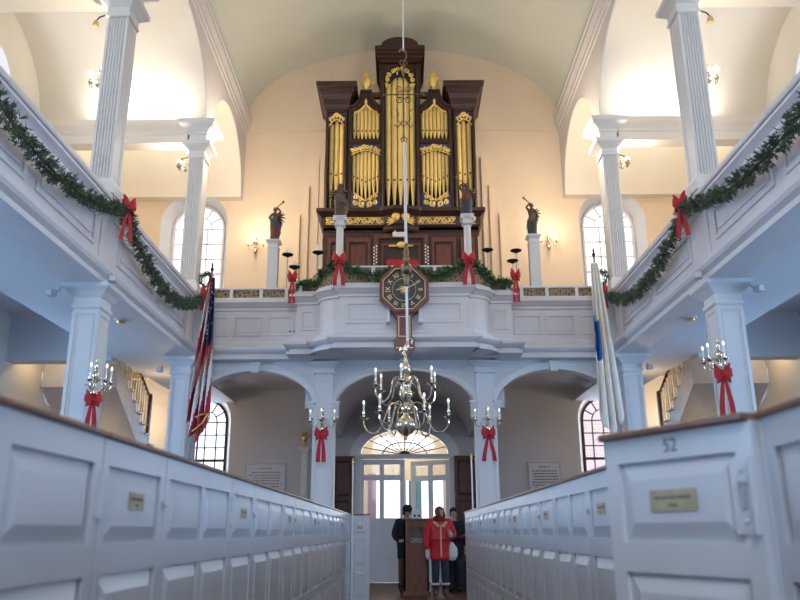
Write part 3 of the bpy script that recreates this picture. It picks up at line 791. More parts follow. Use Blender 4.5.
b = MB(); b.box(.004, .010, W5 - .047, W5 - .034, 1.12, 1.17); b.ball((.014, W5 - .04, 1.18), .008, 8); build(b, 'hook', 'box', d)
tm = Mx @ Matrix(((0, 0, 1, .001), (1, 0, 0, W5 / 2 + .0), (0, 1, 0, 1.290), (0, 0, 0, 1)))
text_mesh('number', '52', .052, .001, 'grey_ink', d, tm)
GT[0] = Matrix.Identity(4)
b = MB(); b.box(RX, RX + 2.7, 2.43, 2.46, 0, RZ - .03); build(b, 'partition', 'pew', e)

# ============================================================ ORGAN
OX, OY = -.05, 15.0
org_ = thing('pipe_organ', (OX, OY + .5, 4.45), 'tall dark walnut organ case with gilded pipes against the west wall', 'organ')
def ob(name, m, fn, sm=0, parent=None, bev=0):
    b = MB(); fn(b); return build(b, name, m, parent or org_, smooth=sm, bevel=bev)
def f(b):   # lower case with flared shelf
    b.box(OX - 1.58, OX + 1.58, OY, OY + 1.3, 4.45, 7.0)
ob('lower_case', 'organ', f)
def f(b):
    pr = [(0, 6.98), (.02, 7.02), (.02, 7.08), (.05, 7.12), (.06, 7.16), (.06, 7.30), (.09, 7.33), (.13, 7.37), (.16, 7.40), (.16, 7.47), (-.3, 7.47), (-.3, 6.98)]
    b.sweep(pr, [(OX - 1.58, OY + 1.3), (OX - 1.58, OY), (OX - .36, OY), (OX - .30, OY - .06), (OX - .12, OY - .13), (OX + .12, OY - .13), (OX + .30, OY - .06), (OX + .36, OY), (OX + 1.58, OY), (OX + 1.58, OY + 1.3)])
    b.box(OX - 1.6, OX + 1.6, OY - .02, OY + 1.3, 7.0, 7.46)
ob('shelf_cornice', 'organ', f)
# lower case panels and the console recess
for x0, x1 in ((-1.50, -1.22), (-1.12, -.62), (.62, 1.12), (1.22, 1.50)):
    def f(b):
        b.prism(rect(OX + x0, OX + x1, 4.6, 6.86), [rect(OX + x0 + .06, OX + x1 - .06, 4.7, 6.76)], OY - .03, OY, 'y')
        b.box(OX + x0 + .1, OX + x1 - .1, OY - .02, OY, 4.75, 6.70)
    ob('case_panel', 'organ2', f, bev=.006)
def f(b):
    b.prism(rect(OX - .56, OX + .56, 4.6, 6.92), [rect(OX - .46, OX + .46, 4.7, 6.84)], OY - .05, OY, 'y')
    b.prism(rect(OX - .40, OX + .40, 6.0, 6.74), [rect(OX - .36, OX + .36, 6.05, 6.69)], OY - .02, OY, 'y')
    b.box(OX - .56, OX + .56, OY - .30, OY, 5.0, 5.35)
ob('console', 'organ2', f)
def f(b):
    for s in (-1, 1):
        for i in range(2):
            for j in range(6): b.tube([(OX + s * (.50 + i * .05), OY - .05, 6.31 + j * .07 - i * .035), (OX + s * (.50 + i * .05), OY - .09, 6.31 + j * .07 - i * .035)], .017, 8)
ob('stop_knob', 'candle', f)
ob('knee_board', 'red', lambda b: b.box(OX - .30, OX + .36, OY - .06, OY - .03, 6.20, 6.37))
def f(b):
    b.tube([(OX - .25, OY - .08, 6.66), (OX + .25, OY - .08, 6.66)], .02, 8); b.ball((OX, OY - .09, 6.68), .09, 10, 1, .4, .8)
ob('music_stand', 'gold', f, 40)
def f(b):
    b.box(OX - .17, OX + .12, OY - .14, OY - .05, 6.84, 6.94); b.tube([(OX - .12, OY - .1, 6.93), (OX - .12, OY - .1, 7.06)], .02, 6)
ob('music_lamp', 'paint', f)
# frieze carving: scrolls of gold on a blue-black ground
def scroll(b, cx, cz, r, y, hand=1, turns=1.6, w=.016, rot=0):
    pts = []
    for i in range(22):
        t = i / 21; a = rot + hand * turns * 2 * PI * t; q = r * (1 - .78 * t)
        pts.append((cx + q * math.cos(a), y, cz + q * math.sin(a)))
    b.tube(pts, [w * (1.1 - .5 * i / 21) for i in range(22)], 5)
def leaf(b, cx, cz, ang, L, y, w=.02):
    c, s_ = math.cos(ang), math.sin(ang)
    b.tube([(cx, y, cz), (cx + c * L * .5, y - .01, cz + s_ * L * .5), (cx + c * L, y, cz + s_ * L)], [w * .6, w, w * .2], 5)
for x0, x1 in ((-1.54, -1.28), (-1.12, -.22), (.22, 1.12), (1.28, 1.54)):
    ob('frieze_ground', 'blue', lambda b: b.box(OX + x0, OX + x1, OY - .066, OY - .05, 7.13, 7.30))
    def f(b):
        n = max(1, round((x1 - x0) / .15)); st = (x1 - x0) / n; b.tube([(OX + x0, OY - .072, 7.14), (OX + x1, OY - .072, 7.14)], .008, 4); b.tube([(OX + x0, OY - .072, 7.29), (OX + x1, OY - .072, 7.29)], .008, 4)
        for k in range(n):
            cx = OX + x0 + (k + .5) * st; h = 1 if k % 2 else -1
            scroll(b, cx, 7.215, .058, OY - .075, h, 1.5, .015, h * .8)
            leaf(b, cx + st * .3, 7.215, h * 1.1, .07, OY - .075); leaf(b, cx - st * .3, 7.215, -h * 2.0, .07, OY - .075)
            b.tube([(cx - st / 2, OY - .072, 7.215 + h * .05), (cx, OY - .072, 7.215 - h * .06), (cx + st / 2, OY - .072, 7.215 + h * .05)], .012, 5)
    ob('frieze_carving', 'gold', f, 60)
def f(b):     # pair of cherub heads with wings
    for s in (-1, 1):
        b.ball((OX + s * .10, OY - .20, 7.23), .075, 12, 1, .9, 1.1); b.ball((OX + s * .10, OY - .27, 7.22), .014, 6)
        for k in range(4): leaf(b, OX + s * .12, 7.16, (PI / 2 - s * PI / 2) + s * (-.5 + k * .35), .17, OY - .17, .028)
        for k in range(6): b.ball((OX + s * .10 + .07 * math.cos(k * .6 + .1), OY - .20, 7.26 + .06 * math.sin(k * .6 + .1)), .024, 6)
ob('cherub_heads', 'gold', f, 60)

# upper case: back and posts
def f(b):
    b.box(OX - 1.56, OX + 1.56, OY + .35, OY + 1.3, 7.4, 9.9); b.box(OX - .42, OX + .42, OY + .3, OY + 1.3, 9.6, 10.9)
ob('upper_case_back', 'dark', f)
TW = [(-1.60, -1.14), (1.14, 1.60)]
for x0, x1 in TW:
    s = -1 if x0 < 0 else 1
    def f(b):   # side tower frame and returns
        b.box(OX + x0, OX + x0 + .055, OY - .0, OY + .5, 7.47, 9.86); b.box(OX + x1 - .055, OX + x1, OY, OY + .5, 7.47, 9.86)
        b.box(OX + x0, OX + x1, OY, OY + .3, 9.78, 9.86); b.box(OX + x0, OX + x1, OY, OY + .3, 7.47, 7.53)
        b.box(OX + x0 + (0 if s > 0 else 0), OX + x1, OY + .3, OY + 1.3, 7.4, 9.9)
        b.tube([(OX + x0 + .03, OY - .01, 7.47), (OX + x0 + .03, OY - .01, 9.8)], .022, 6); b.tube([(OX + x1 - .03, OY - .01, 7.47), (OX + x1 - .03, OY - .01, 9.8)], .022, 6)
    ob('tower_frame', 'organ', f)
    def f(b):   # heavy flaring crown
        pr = [(o_, z_ - .12 * (z_ - 9.8) / .7) for o_, z_ in [(-.03, 9.80), (.02, 9.84), (.03, 9.90), (.05, 9.96), (.06, 10.12), (.10, 10.24), (.14, 10.30), (.15, 10.36), (.20, 10.40), (.21, 10.46), (.21, 10.54), (-.1, 10.56), (-.2, 9.80)]]
        b.sweep(pr, [(OX + x0, OY + 1.2), (OX + x0, OY), (OX + x1, OY), (OX + x1, OY + 1.2)]); b.box(OX + x0, OX + x1, OY, OY + 1.2, 9.85, 10.40)
    ob('tower_crown', 'organ', f)
# flats
FL = [(-1.12, -.36), (.36, 1.12)]
for x0, x1 in FL:
    c = OX + (x0 + x1) / 2; hw = (x1 - x0) / 2
    def f(b):
        hl = rect(c - hw + .08, c + hw - .08, 7.52, 9.02)
        top = [(c - hw + .08, 9.14), (c + hw - .08, 9.14), (c + hw - .08, 9.80)] + [(c + (hw - .08) * k, 9.80 + .22 * (1 - abs(k)) ** 1.6) for k in (.8, .6, .4, .2, 0, -.2, -.4, -.6, -.8)] + [(c - hw + .08, 9.80)]
        og = [(c + hw, 9.92)] + [(c + hw * k, 9.92 + .26 * (.5 + .5 * math.cos(PI * abs(k) / .85))) for k in (.85, .7, .55, .4)] + [(c + hw * .3, 10.22), (c + hw * .3, 10.30), (c - hw * .3, 10.30), (c - hw * .3, 10.22)] + [(c + hw * k, 9.92 + .26 * (.5 + .5 * math.cos(PI * abs(k) / .85))) for k in (-.4, -.55, -.7, -.85)] + [(c - hw, 9.92)]
        b.prism([(c - hw, 7.47), (c + hw, 7.47)] + og, [hl, top], OY + .02, OY + .12, 'y')
        pr = og; b.tube([(p[0], OY + .0, p[1]) for p in pr], .028, 6)
        b.box(c - hw, c + hw, OY + .0, OY + .1, 9.05, 9.11)
    ob('flat_frame', 'organ', f)
    def f(b):      # urn finial
        b.lathe([(.09, 10.30), (.09, 10.33), (.03, 10.36), (.04, 10.39), (.10, 10.45), (.125, 10.53), (.12, 10.60), (.07, 10.66), (.04, 10.68), (.05, 10.71), (.02, 10.75), (.035, 10.79), (.001, 10.84)], (c, OY + .07, 0), 14)
        for k in range(6):
            a = k * PI / 3; b.tube([(c + .05 * math.cos(a), OY + .07 + .05 * math.sin(a), 10.62), (c + .09 * math.cos(a), OY + .07 + .09 * math.sin(a), 10.70), (c + .03 * math.cos(a), OY + .07 + .03 * math.sin(a), 10.74)], .014, 5)
        for s in (-1, 1): scroll(b, c + s * .13, 10.50, .05, OY + .04, s, 1.2, .014)
    ob('urn_finial', 'gold', f, 50)
# central tower
def f(b):
    for s in (-1, 1): b.box(OX + s * .40, OX + s * .335, OY - .05, OY + .4, 7.47, 10.95); b.tube([(OX + s * .37, OY - .06, 7.47), (OX + s * .37, OY - .06, 10.9)], .022, 6)
    b.prism([(OX - .4, 10.52), (OX - .335, 10.52)] + list(reversed(ell(OX, 10.52, .335, .38, 0, PI, 16))) + [(OX + .335, 10.52), (OX + .4, 10.52), (OX + .4, 11.0), (OX - .4, 11.0)], [], OY - .05, OY + .1, 'y')
ob('center_tower_frame', 'organ', f)
def f(b):  # arched crown
    n = 12
    b.T = Matrix.Translation((0, 0, -.14))
    def topline(hw, zc, rise): return [(OX - hw, zc)] + [(OX - hw * math.cos(PI * k / n) * .74, zc + .02 + rise * math.sin(PI * k / n)) for k in range(n + 1)] + [(OX + hw, zc)]
    layers = [(.40, .0, 11.06, 11.12), (.44, .03, 11.08, 11.14), (.46, .06, 11.10, 11.20), (.50, .10, 11.16, 11.27), (.53, .14, 11.25, 11.34), (.545, .17, 11.33, 11.42)]
    for hw, o, z0, z1 in layers:
        b.prism([(OX - hw, z0), (OX + hw, z0)] + [(x, z) for x, z in reversed(topline(hw, z1, .20))], [], OY - .05 - o, OY + 1.1, 'y')
    for x in (-1, 1): b.prism([(OX + x * .40, 10.0), (OX + x * .43, 10.0), (OX + x * .46, 11.1), (OX + x * .40, 11.1)], [], OY - .03, OY + .9, 'y')
ob('center_crown', 'organ', f)
ob('cross_rail', 'organ2', lambda b: (b.box(OX - .75, OX - .36, OY + .1, OY + .2, 10.20, 10.32), b.box(OX + .36, OX + .75, OY + .1, OY + .2, 10.20, 10.32)))
# pipes
def pipes(x0, x1, n, zb, zt, zm, rise, foot, y, style='arch', sag=0):
    w = (x1 - x0) / n; 
    for k in range(n):
        cx = OX + x0 + (k + .5) * w; u = abs((k + .5) / n * 2 - 1)
        top = zt + rise * (1 - u); mo = zm - sag * (1 - u); ft = zb - foot * (1 - u)
        rad = w * .46
        b = MB(); b.lathe([(rad * .22, ft), (rad, mo), (rad, top)], (cx, y, 0), 14)
        p = build(b, 'pipe', 'pipe', org_, smooth=40)
        b = MB(); b.box(cx - rad * .42, cx + rad * .42, y - rad * 1.02, y - rad * .6, mo + .02, mo + .055)
        build(b, 'pipe_mouth', 'dark', p)
for x0, x1 in TW: pipes(x0 + .06, x1 - .06, 3, 7.55, 9.50, 8.35, .16, 0, OY + .16, sag=.05)
for x0, x1 in FL:
    pipes(x0 + .085, x1 - .085, 7, 7.86, 8.78, 8.28, .14, .16, OY + .14, sag=.14)
    pipes(x0 + .085, x1 - .085, 7, 9.14, 9.78, 9.34, .16, 0, OY + .14, sag=.0)
pipes(-.33, .33, 5, 7.53, 10.50, 8.15, .26, 0, OY + .10)
# carved pipe shades
def shade(x0, x1, z0, z1, drop, y, kind='arch', n=3):
    def f(b):
        c = OX + (x0 + x1) / 2; hw = (x1 - x0) / 2
        for s in (-1, 1):
            for k in range(n):
                t = (k + .5) / n; px = c + s * hw * t; pz = (z0 + z1) / 2 - drop * (t - .3)
                scroll(b, px, pz, hw / n * .6, y, s * (1 if k % 2 else -1), 1.4, .017, k)
                leaf(b, px, pz - .02, -PI / 2 - s * .5, (z1 - z0) * .4, y, .02)
                leaf(b, px, pz, PI / 2 + s * .4, (z1 - z0) * .35, y, .018)
        pts = [(c + hw * u, y, z0 - drop * abs(u) ** 1.5 + .0) for u in [i / 8 - 1 for i in range(17)]]
        b.tube(pts, .014, 5)
    return f
for x0, x1 in TW:
    ob('pipe_shade_ground', 'blue', lambda b: b.prism([(OX + x0 + .05, 9.80), (OX + x1 - .05, 9.80), (OX + x1 - .05, 9.38), (OX + (x0 + x1) / 2 + .1, 9.60), (OX + (x0 + x1) / 2 - .1, 9.60), (OX + x0 + .05, 9.38)], [], OY + .045, OY + .06, 'y'))
    ob('pipe_shade', 'gold', shade(x0 + .06, x1 - .06, 9.62, 9.80, .16, OY + .03), 60)
for x0, x1 in FL:
    cc = OX + (x0 + x1) / 2
    ob('pipe_shade_ground', 'blue', lambda b: b.prism([(OX + x0 + .05, 9.02), (OX + x1 - .05, 9.02), (OX + x1 - .05, 8.74), (cc + .16, 8.88), (cc - .16, 8.88), (OX + x0 + .05, 8.74)], [], OY + .045, OY + .055, 'y'))
    ob('pipe_shade', 'gold', shade(x0 + .06, x1 - .06, 8.88, 9.0, .12, OY + .03, n=4), 60)
    def f(b):
        pts = [(cc + .25 * u, OY + .01, 9.80 + .20 * (1 - abs(u)) ** 1.6 - .03) for u in [i / 10 - 1 for i in range(21)]]
        b.tube(pts, .022, 5)
        for i in range(13):
            u = i / 6 - 1; leaf(b, cc + .24 * u, 9.78 + .2 * (1 - abs(u)) ** 1.6, -PI / 2, .06, OY + .0, .018)
        leaf(b, cc, 9.96, PI / 2, .14, OY, .035)
    ob('pipe_shade', 'gold', f, 60)
    ob('lower_carving_ground', 'blue', lambda b: b.prism([(OX + x0 + .05, 7.52), (OX + x1 - .05, 7.52), (OX + x1 - .05, 7.92), (cc, 7.72), (OX + x0 + .05, 7.92)], [], OY + .03, OY + .045, 'y'))
    def f(b):
        for s in (-1, 1):
            scroll(b, cc + s * .09, 7.62, .06, OY + .015, s, 1.5, .02, 1); scroll(b, cc + s * .2, 7.66, .055, OY + .015, -s, 1.5, .019, 2); scroll(b, cc + s * .2, 7.80, .05, OY + .015, s, 1.3, .018); scroll(b, cc + s * .1, 7.74, .04, OY + .015, s, 1.3, .016)
            leaf(b, cc + s * .14, 7.60, PI / 2 + s * .3, .12, OY + .015); leaf(b, cc + s * .05, 7.55, PI / 2, .1, OY + .015)
            b.tube([(cc, OY + .015, 7.70), (cc + s * .25, OY + .015, 7.90)], .016, 5)
    ob('lower_carving', 'gold', f, 60)
ob('pipe_shade_ground', 'dark', lambda b: b.prism([(OX - .335, 10.3), (OX - .335, 10.45)] + list(reversed(ell(OX, 10.52, .335, .38, 0, PI, 16)))[1:] + [(OX + .335, 10.3), (OX + .2, 10.5), (OX + .1, 10.6), (OX, 10.64), (OX - .1, 10.6), (OX - .2, 10.5)], [], OY - .02, OY - .01, 'y'))
def f(b):
    for s in (-1, 1):
        for px, pz, r_ in ((.28, 10.54, .05), (.25, 10.66, .055), (.15, 10.77, .055), (.05, 10.82, .045), (.29, 10.42, .04)): scroll(b, OX + s * px, pz, r_, OY - .035, s, 1.5, .016, px * 9)
        for px, pz, a in ((.3, 10.42, -1.6), (.17, 10.70, 1.2), (.06, 10.66, 1.6), (.27, 10.56, 2)): leaf(b, OX + s * px, pz, a, .1, OY - .035, .02)
ob('pipe_shade', 'gold', f, 60)

# ============================================================ CLOCK on the balcony front
CZ, CY = 4.90, 12.30
ck = thing('wall_clock', (0, CY, CZ), 'octagonal dark red tavern clock with gilt numerals hung on the balcony front', 'clock')
def octo(r, cz=CZ): return [(r / math.cos(PI / 8) * math.cos(PI / 8 + k * PI / 4), cz + r / math.cos(PI / 8) * math.sin(PI / 8 + k * PI / 4)) for k in range(8)]
b = MB(); b.prism(octo(.405), [octo(.335)], CY - .07, CY + .06, 'y'); b.prism(octo(.385), [octo(.345)], CY - .085, CY, 'y'); build(b, 'case', 'clockred', ck)
b = MB(); b.prism(octo(.349), [octo(.340)], CY - .088, CY, 'y'); build(b, 'gilt_line', 'gold', ck)
b = MB(); b.prism(octo(.34), [], CY - .03, CY + .05, 'y'); dial = build(b, 'dial', 'clockblk', ck)
b = MB()
for r in (.195,): b.prism([(r * math.cos(a * PI / 24), CZ + r * math.sin(a * PI / 24)) for a in range(48)], [[((r - .004) * math.cos(a * PI / 24), CZ + (r - .007) * math.sin(a * PI / 24)) for a in range(48)]], CY - .033, CY - .03, 'y')
for k in range(16):
    a = k * PI / 8; w = .5 if k % 2 else 1.0
    p = [(.03 * math.cos(a - .25), CZ + .03 * math.sin(a - .25)), ((.075 + .03 * w) * math.cos(a), CZ + (.075 + .03 * w) * math.sin(a)), (.03 * math.cos(a + .25), CZ + .03 * math.sin(a + .25))]
    b.prism(p, [], CY - .038, CY - .03, 'y')
b.tube([(0, CY - .045, CZ), (0, CY - .03, CZ)], .045, 16)
build(b, 'sun_ornament', 'gold', dial)
for k, s in enumerate(['XII', 'I', 'II', 'III', 'IIII', 'V', 'VI', 'VII', 'VIII', 'IX', 'X', 'XI']):
    a = -k * PI / 6
    T = Matrix.Translation((0, CY - .032, CZ)) @ Matrix.Rotation(-a, 4, 'Y') @ Matrix.Translation((0, 0, .265)) @ Matrix.Rotation(PI / 2, 4, 'X') @ Matrix.Diagonal((.9 if len(s) < 3 else .6, 1, 1, 1))
    text_mesh('numeral', s, .11, .002, 'gold', dial, T)
b = MB(); bar2(b, (-.04, CZ - .02), (.2, CZ + .10), .006, CY - .045, CY - .042); bar2(b, (.03, CZ + .02), (-.13, CZ - .01), .009, CY - .05, CY - .047); build(b, 'hands', 'gold', ck)
b = MB(); y0 = CY - .04
b.prism([(-.16, CZ - .41), (-.125, CZ - .47), (-.125, CZ - .80), (-.17, CZ - .86), (-.17, CZ - .98), (-.09, CZ - 1.09), (0, CZ - 1.16), (.09, CZ - 1.09), (.17, CZ - .98), (.17, CZ - .86), (.125, CZ - .80), (.125, CZ - .47), (.16, CZ - .41)], [], y0, CY + .04, 'y')
build(b, 'trunk', 'clockred', ck)
b = MB(); b.prism(rect(-.095, .095, CZ - .80, CZ - .46), [rect(-.085, .085, CZ - .79, CZ - .47)], y0 - .006, y0, 'y'); b.box(-.14, .14, y0 - .006, y0, CZ - .99, CZ - .98)
build(b, 'gilt_border', 'gold', ck)
for s in (-1, 1):
    b = MB(); b.box(s * .24, s * .28, CY, CY + .2, CZ - .52, CZ - .3); b.box(s * .24, s * .30, CY - .03, CY + .2, CZ - .55, CZ - .52); build(b, 'bracket', 'paint', ck)

# ============================================================ CHANDELIER, hanging iron and rod
QX, QY = 0.01, 10.6
ch = thing('brass_chandelier', (QX, QY, 2.26), 'polished brass chandelier of twelve candle arms over the centre aisle', 'chandelier')
b = MB()
b.lathe([(.004, 2.25), (.02, 2.27), (.012, 2.30), (.03, 2.31), (.075, 2.34), (.125, 2.39), (.145, 2.45), (.14, 2.50), (.10, 2.55), (.05, 2.58), (.04, 2.62), (.055, 2.64), (.07, 2.69), (.055, 2.73), (.03, 2.75), (.035, 2.78), (.06, 2.80), (.10, 2.86), (.10, 2.90), (.06, 2.96), (.03, 2.98), (.03, 3.02), (.06, 3.05), (.05, 3.09), (.025, 3.11), (.03, 3.13), (.065, 3.18), (.08, 3.23), (.065, 3.28), (.025, 3.33), (.03, 3.36), (.02, 3.40), (.004, 3.42)], (QX, QY, 0), 20)
build(b, 'stem', 'brass', ch, smooth=50)
def carm(parent, a, z0, Rr, zc, low, ph):
    c, s = math.cos(a), math.sin(a)
    P = lambda r, z: (QX + r * c, QY + r * s, z)
    pts = [P(.04, z0), P(.10, z0 + .07), P(.17, z0 + .09), P(.24, z0 + .03), P(.28, z0 - .10)] if low else [P(.04, z0), P(.09, z0 + .09), P(.15, z0 + .12), P(.20, z0 + .04), P(.22, z0 - .12)]
    zl = zc - .22
    pts += [P(Rr * .62, zl + .04), P(Rr * .78, zl), P(Rr * .92, zl + .04), P(Rr, zl + .13), P(Rr, zc - .02)]
    # smooth the polyline
    for _ in range(2):
        q = [pts[0]]
        for i in range(len(pts) - 1):
            A, B = Vector(pts[i]), Vector(pts[i + 1]); q += [tuple(A * .75 + B * .25), tuple(A * .25 + B * .75)]
        q.append(pts[-1]); pts = q
    b = MB(); b.tube(pts, .011, 7); 
    scr = [(.10 + .05 * math.cos(t), z0 - .02 + .05 * math.sin(t)) for t in [i * .5 for i in range(10)]]
    b.tube([P(r, z) for r, z in scr], .007, 5)
    arm = build(b, 'arm', 'brass', parent, smooth=50)
    b = MB(); o = (QX + Rr * c, QY + Rr * s, zc)
    b.lathe([(.012, -.03), (.03, -.01), (.068, 0), (.072, .008), (.02, .012), (.016, .03), (.024, .045), (.016, .06), (.022, .075), (.017, .10)], o, 12); build(b, 'drip_pan', 'brass', arm, smooth=50)
    b = MB(); b.lathe([(.0135, .10), (.0135, .19)], o, 8); cd = build(b, 'candle', 'candle', arm, smooth=50)
    b = MB(); b.lathe([(.004, .19), (.018, .205), (.016, .225), (.001, .25)], o, 8); build(b, 'bulb', 'lampc', arm, smooth=60)
for k in range(6): carm(ch, math.radians(22 + 60 * k), 3.0, .44, 2.97, False, k)
for k in range(6): carm(ch, math.radians(-6 + 60 * k), 2.68, .58, 2.56, True, k)
b = MB(); b.tube([(QX, QY, 3.41), (QX - .03, QY, 3.47), (QX, QY, 3.53), (QX + .03, QY, 3.57), (QX + .03, QY, 3.64), (QX + .07, QY, 3.66), (QX + .10, QY, 3.62), (QX + .08, QY, 3.59)], [.02, .03, .035, .03, .018, .016, .014, .02], 8)
b.ball((QX - .03, QY, 3.50), .04, 8, 1.5); build(b, 'dolphin_hook', 'brass', ch, smooth=50)
hr = thing('hanging_rod', (QX, QY, 3.6), 'long pale rod with bronze knob and wrought iron scrollwork carrying the chandelier', 'rod')
b = MB(); b.tube([(QX + .03, QY, 3.6), (QX + .02, QY, 4.5)], .020, 10); b.tube([(QX + .02, QY, 4.95), (QX + .005, QY, 6.70)], .022, 10); build(b, 'rod', 'rope', hr, smooth=50)
b = MB(); b.lathe([(.02, 4.42), (.04, 4.44), (.035, 4.5), (.045, 4.56), (.03, 4.60), (.07, 4.64), (.088, 4.69), (.07, 4.74), (.03, 4.78), (.05, 4.82), (.05, 4.85), (.03, 4.88), (.045, 4.93), (.03, 4.98), (.03, 5.06), (.01, 5.1)], (QX + .02, QY, 0), 16); build(b, 'knob', 'bronze', hr, smooth=50)
b = MB(); y = QY
b.tube([(QX, y, 6.68), (QX, y, 8.1)], .012, 6)
for s in (-1, 1):
    scroll(b, QX + s * .065, 7.62, .062, y, s, 1.7, .009, PI if s > 0 else 0); scroll(b, QX + s * .065, 7.42, .062, y, -s, 1.7, .009, PI if s > 0 else 0)
    b.tube([(QX + s * .02, y, 6.98), (QX + s * .10, y, 7.10), (QX + s * .08, y, 7.2), (QX + s * .12, y, 7.26)], .009, 5)
    b.tube([(QX + s * .02, y, 7.06), (QX + s * .10, y, 6.95), (QX + s * .14, y, 7.0)], .010, 5)
    b.tube([(QX, y, 7.86), (QX + s * .05, y, 7.98), (QX + s * .10, y, 7.95)], .009, 5); b.tube([(QX, y, 6.8), (QX + s * .05, y, 6.76), (QX + s * .03, y, 6.70)], .009, 5)
    b.tube([(QX, y, 8.0), (QX + s * .06, y, 8.08), (QX + s * .03, y, 8.14)], .009, 5)
    b.ball((QX + s * .30, y, 7.52), .018, 6)
b.tube([(QX - .32, y, 7.52), (QX + .32, y, 7.52)], .009, 6)
b.tube([(QX, y, 8.1), (QX + .05, y, 8.2), (QX + .03, y, 8.3), (QX - .03, y, 8.34), (QX - .07, y, 8.28)], .014, 6)
build(b, 'iron_scrollwork', 'bronze', hr, smooth=50)
b = MB(); b.tube([(QX, y, 8.3), (QX - .01, y, 12.33)], .012, 8); build(b, 'upper_cord', 'rope', hr, smooth=50)
# ============================================================ GREENERY AND BOWS
def garland(name, pts, rad, n, label, group, seed, leafw=.006, leafl=.065):
    rr = random.Random(seed)
    P = [Vector(p) for p in pts]
    # resample with a catmull-like subdivision
    for _ in range(3):
        q = [P[0]]
        for i in range(len(P) - 1): q += [P[i] * .75 + P[i + 1] * .25, P[i] * .25 + P[i + 1] * .75]
        q.append(P[-1]); P = q
    r = thing(name, tuple(P[0]), label, 'garland', group)
    b = MB(); b.tube(P, .014, 5); build(b, 'stem', 'stem', r)
    L = [0]
    for i in range(len(P) - 1): L.append(L[-1] + (P[i + 1] - P[i]).length)
    b = MB(); b.T = Matrix.Identity(4); i = 0
    sprays = int(L[-1] / .038)
    for k in range(sprays):
        d = L[-1] * k / sprays
        while i < len(P) - 2 and L[i + 1] < d: i += 1
        p = P[i].lerp(P[i + 1], (d - L[i]) / max(1e-6, L[i + 1] - L[i])); t = (P[i + 1] - P[i]).normalized()
        for q in range(4):
            a = rr.uniform(0, 2 * PI); u = t.orthogonal().normalized(); w = t.cross(u)
            out = (u * math.cos(a) + w * math.sin(a)); dr = (out + t * rr.uniform(-.2, .9)).normalized()
            ln = rad * rr.uniform(.75, 1.45)
            for m_ in range(n):
                f_ = rr.uniform(.1, 1); o = p + dr * ln * f_
                nd = (dr + Vector((rr.uniform(-1, 1), rr.uniform(-1, 1), rr.uniform(-1, 1))) * .9).normalized()
                sd = nd.cross(Vector((rr.uniform(-1, 1), rr.uniform(-1, 1), rr.uniform(-1, 1)))).normalized() * leafw
                l_ = leafl * rr.uniform(.6, 1.1); e_ = o + nd * l_; mid = o + nd * l_ * .5
                b.V += [o, mid + sd, e_, mid - sd]; kk = len(b.V); b.F.append([kk - 4, kk - 3, kk - 2, kk - 1]); b.MI.append(0)
    build(b, 'foliage', 'pine2' if group and 'balcony' in group else 'pine', r)
    return r
def bow(loc, rz, sc_, label, tail=.5, spread=.35):
    r = thing('red_bow', (0, 0, 0), label, 'bow', None)
    for s in (-1, 1):
        for sz, dz, lift in ((1.0, .0, .35), (.85, .03, .75), (.8, -.02, -.15)):
            b = MB(); pts = []; ws = []
            for k in range(13):
                t = k / 12 * 2 * PI; q = (1 - math.cos(t)) / 2
                pts.append((s * .155 * sz * q, -.035 - .045 * math.sin(t) * sz, dz + lift * .10 * q)); ws.append(.045 + .055 * q)
            b.ribbon(pts, (0, .15, 1), ws, .006); build(b, 'loop', 'red', r, smooth=60)
    b = MB(); b.ball((0, -.055, .01), .04, 10, 1, .8, 1.1); build(b, 'knot', 'red', r, smooth=60)
    for s in (-1, 1):
        b = MB(); pts = [(0, -.03, 0), (s * .03, -.04, -.08), (s * .045 + s * spread * .04, -.035, -.2), (s * .05 + s * spread * .1, -.045, -tail * .7), (s * .05 + s * spread * .14, -.03, -tail)]
        b.ribbon(pts, [(1, .1 * s, 0), (1, .2 * s, 0), (1, -.2 * s, 0), (1, .2, 0), (1, 0, 0)], [.04, .06, .08, .09, .095], .005); build(b, 'tail', 'red', r, smooth=60)
    place(r, loc, rz, label, sc_ if not isinstance(sc_, tuple) else sc_)
    return r
for s, side in ((-1, 'left'), (1, 'right')):
    x = s * 3.53
    def sw(ya, yb, z, sag):
        return [(x, ya + (yb - ya) * t, z - sag * (1 - (2 * t - 1) ** 2)) for t in [i / 8 for i in range(9)]]
    garland('pine_garland', sw(9.15, 13.0, 4.98, .50 if s < 0 else .46), .078, 17, 'green pine swag on the %s gallery front, between its bow and the organ gallery' % side, 'pine garland swags', 11 + s)
    garland('pine_garland', sw(4.9, 9.1, 4.98, .42), .078, 17, 'green pine swag on the %s gallery front, nearer the camera than its bow' % side, 'pine garland swags', 15 + s)
    bow((s * 3.50, 9.12, 5.02), -s * math.radians(45), (.6, .9, 1.05), 'red velvet bow pinned midway on the %s gallery front garland' % side, .42)
    bow((s * 3.45, 12.95, 5.05), -s * math.radians(30), (.6, .8, .9), 'red velvet bow at the far end of the %s gallery garland' % side, .34)
top = lambda x, y, z=5.30: (x, y, z)
gl_ = [(-1.88, 12.92, 5.20), (-1.7, 12.88, 5.19), (-1.5, 12.86, 5.24), (-1.36, 12.66, 5.36), (-1.12, 12.42, 5.45)]
garland('pine_garland', gl_, .07, 26, 'pine garland along the left shoulder of the organ balcony rail', 'balcony pine garlands', 31, .006, .055)
garland('pine_garland', [(-x, y, z) for x, y, z in gl_], .07, 26, 'pine garland along the right shoulder of the organ balcony rail', 'balcony pine garlands', 32, .006, .055)
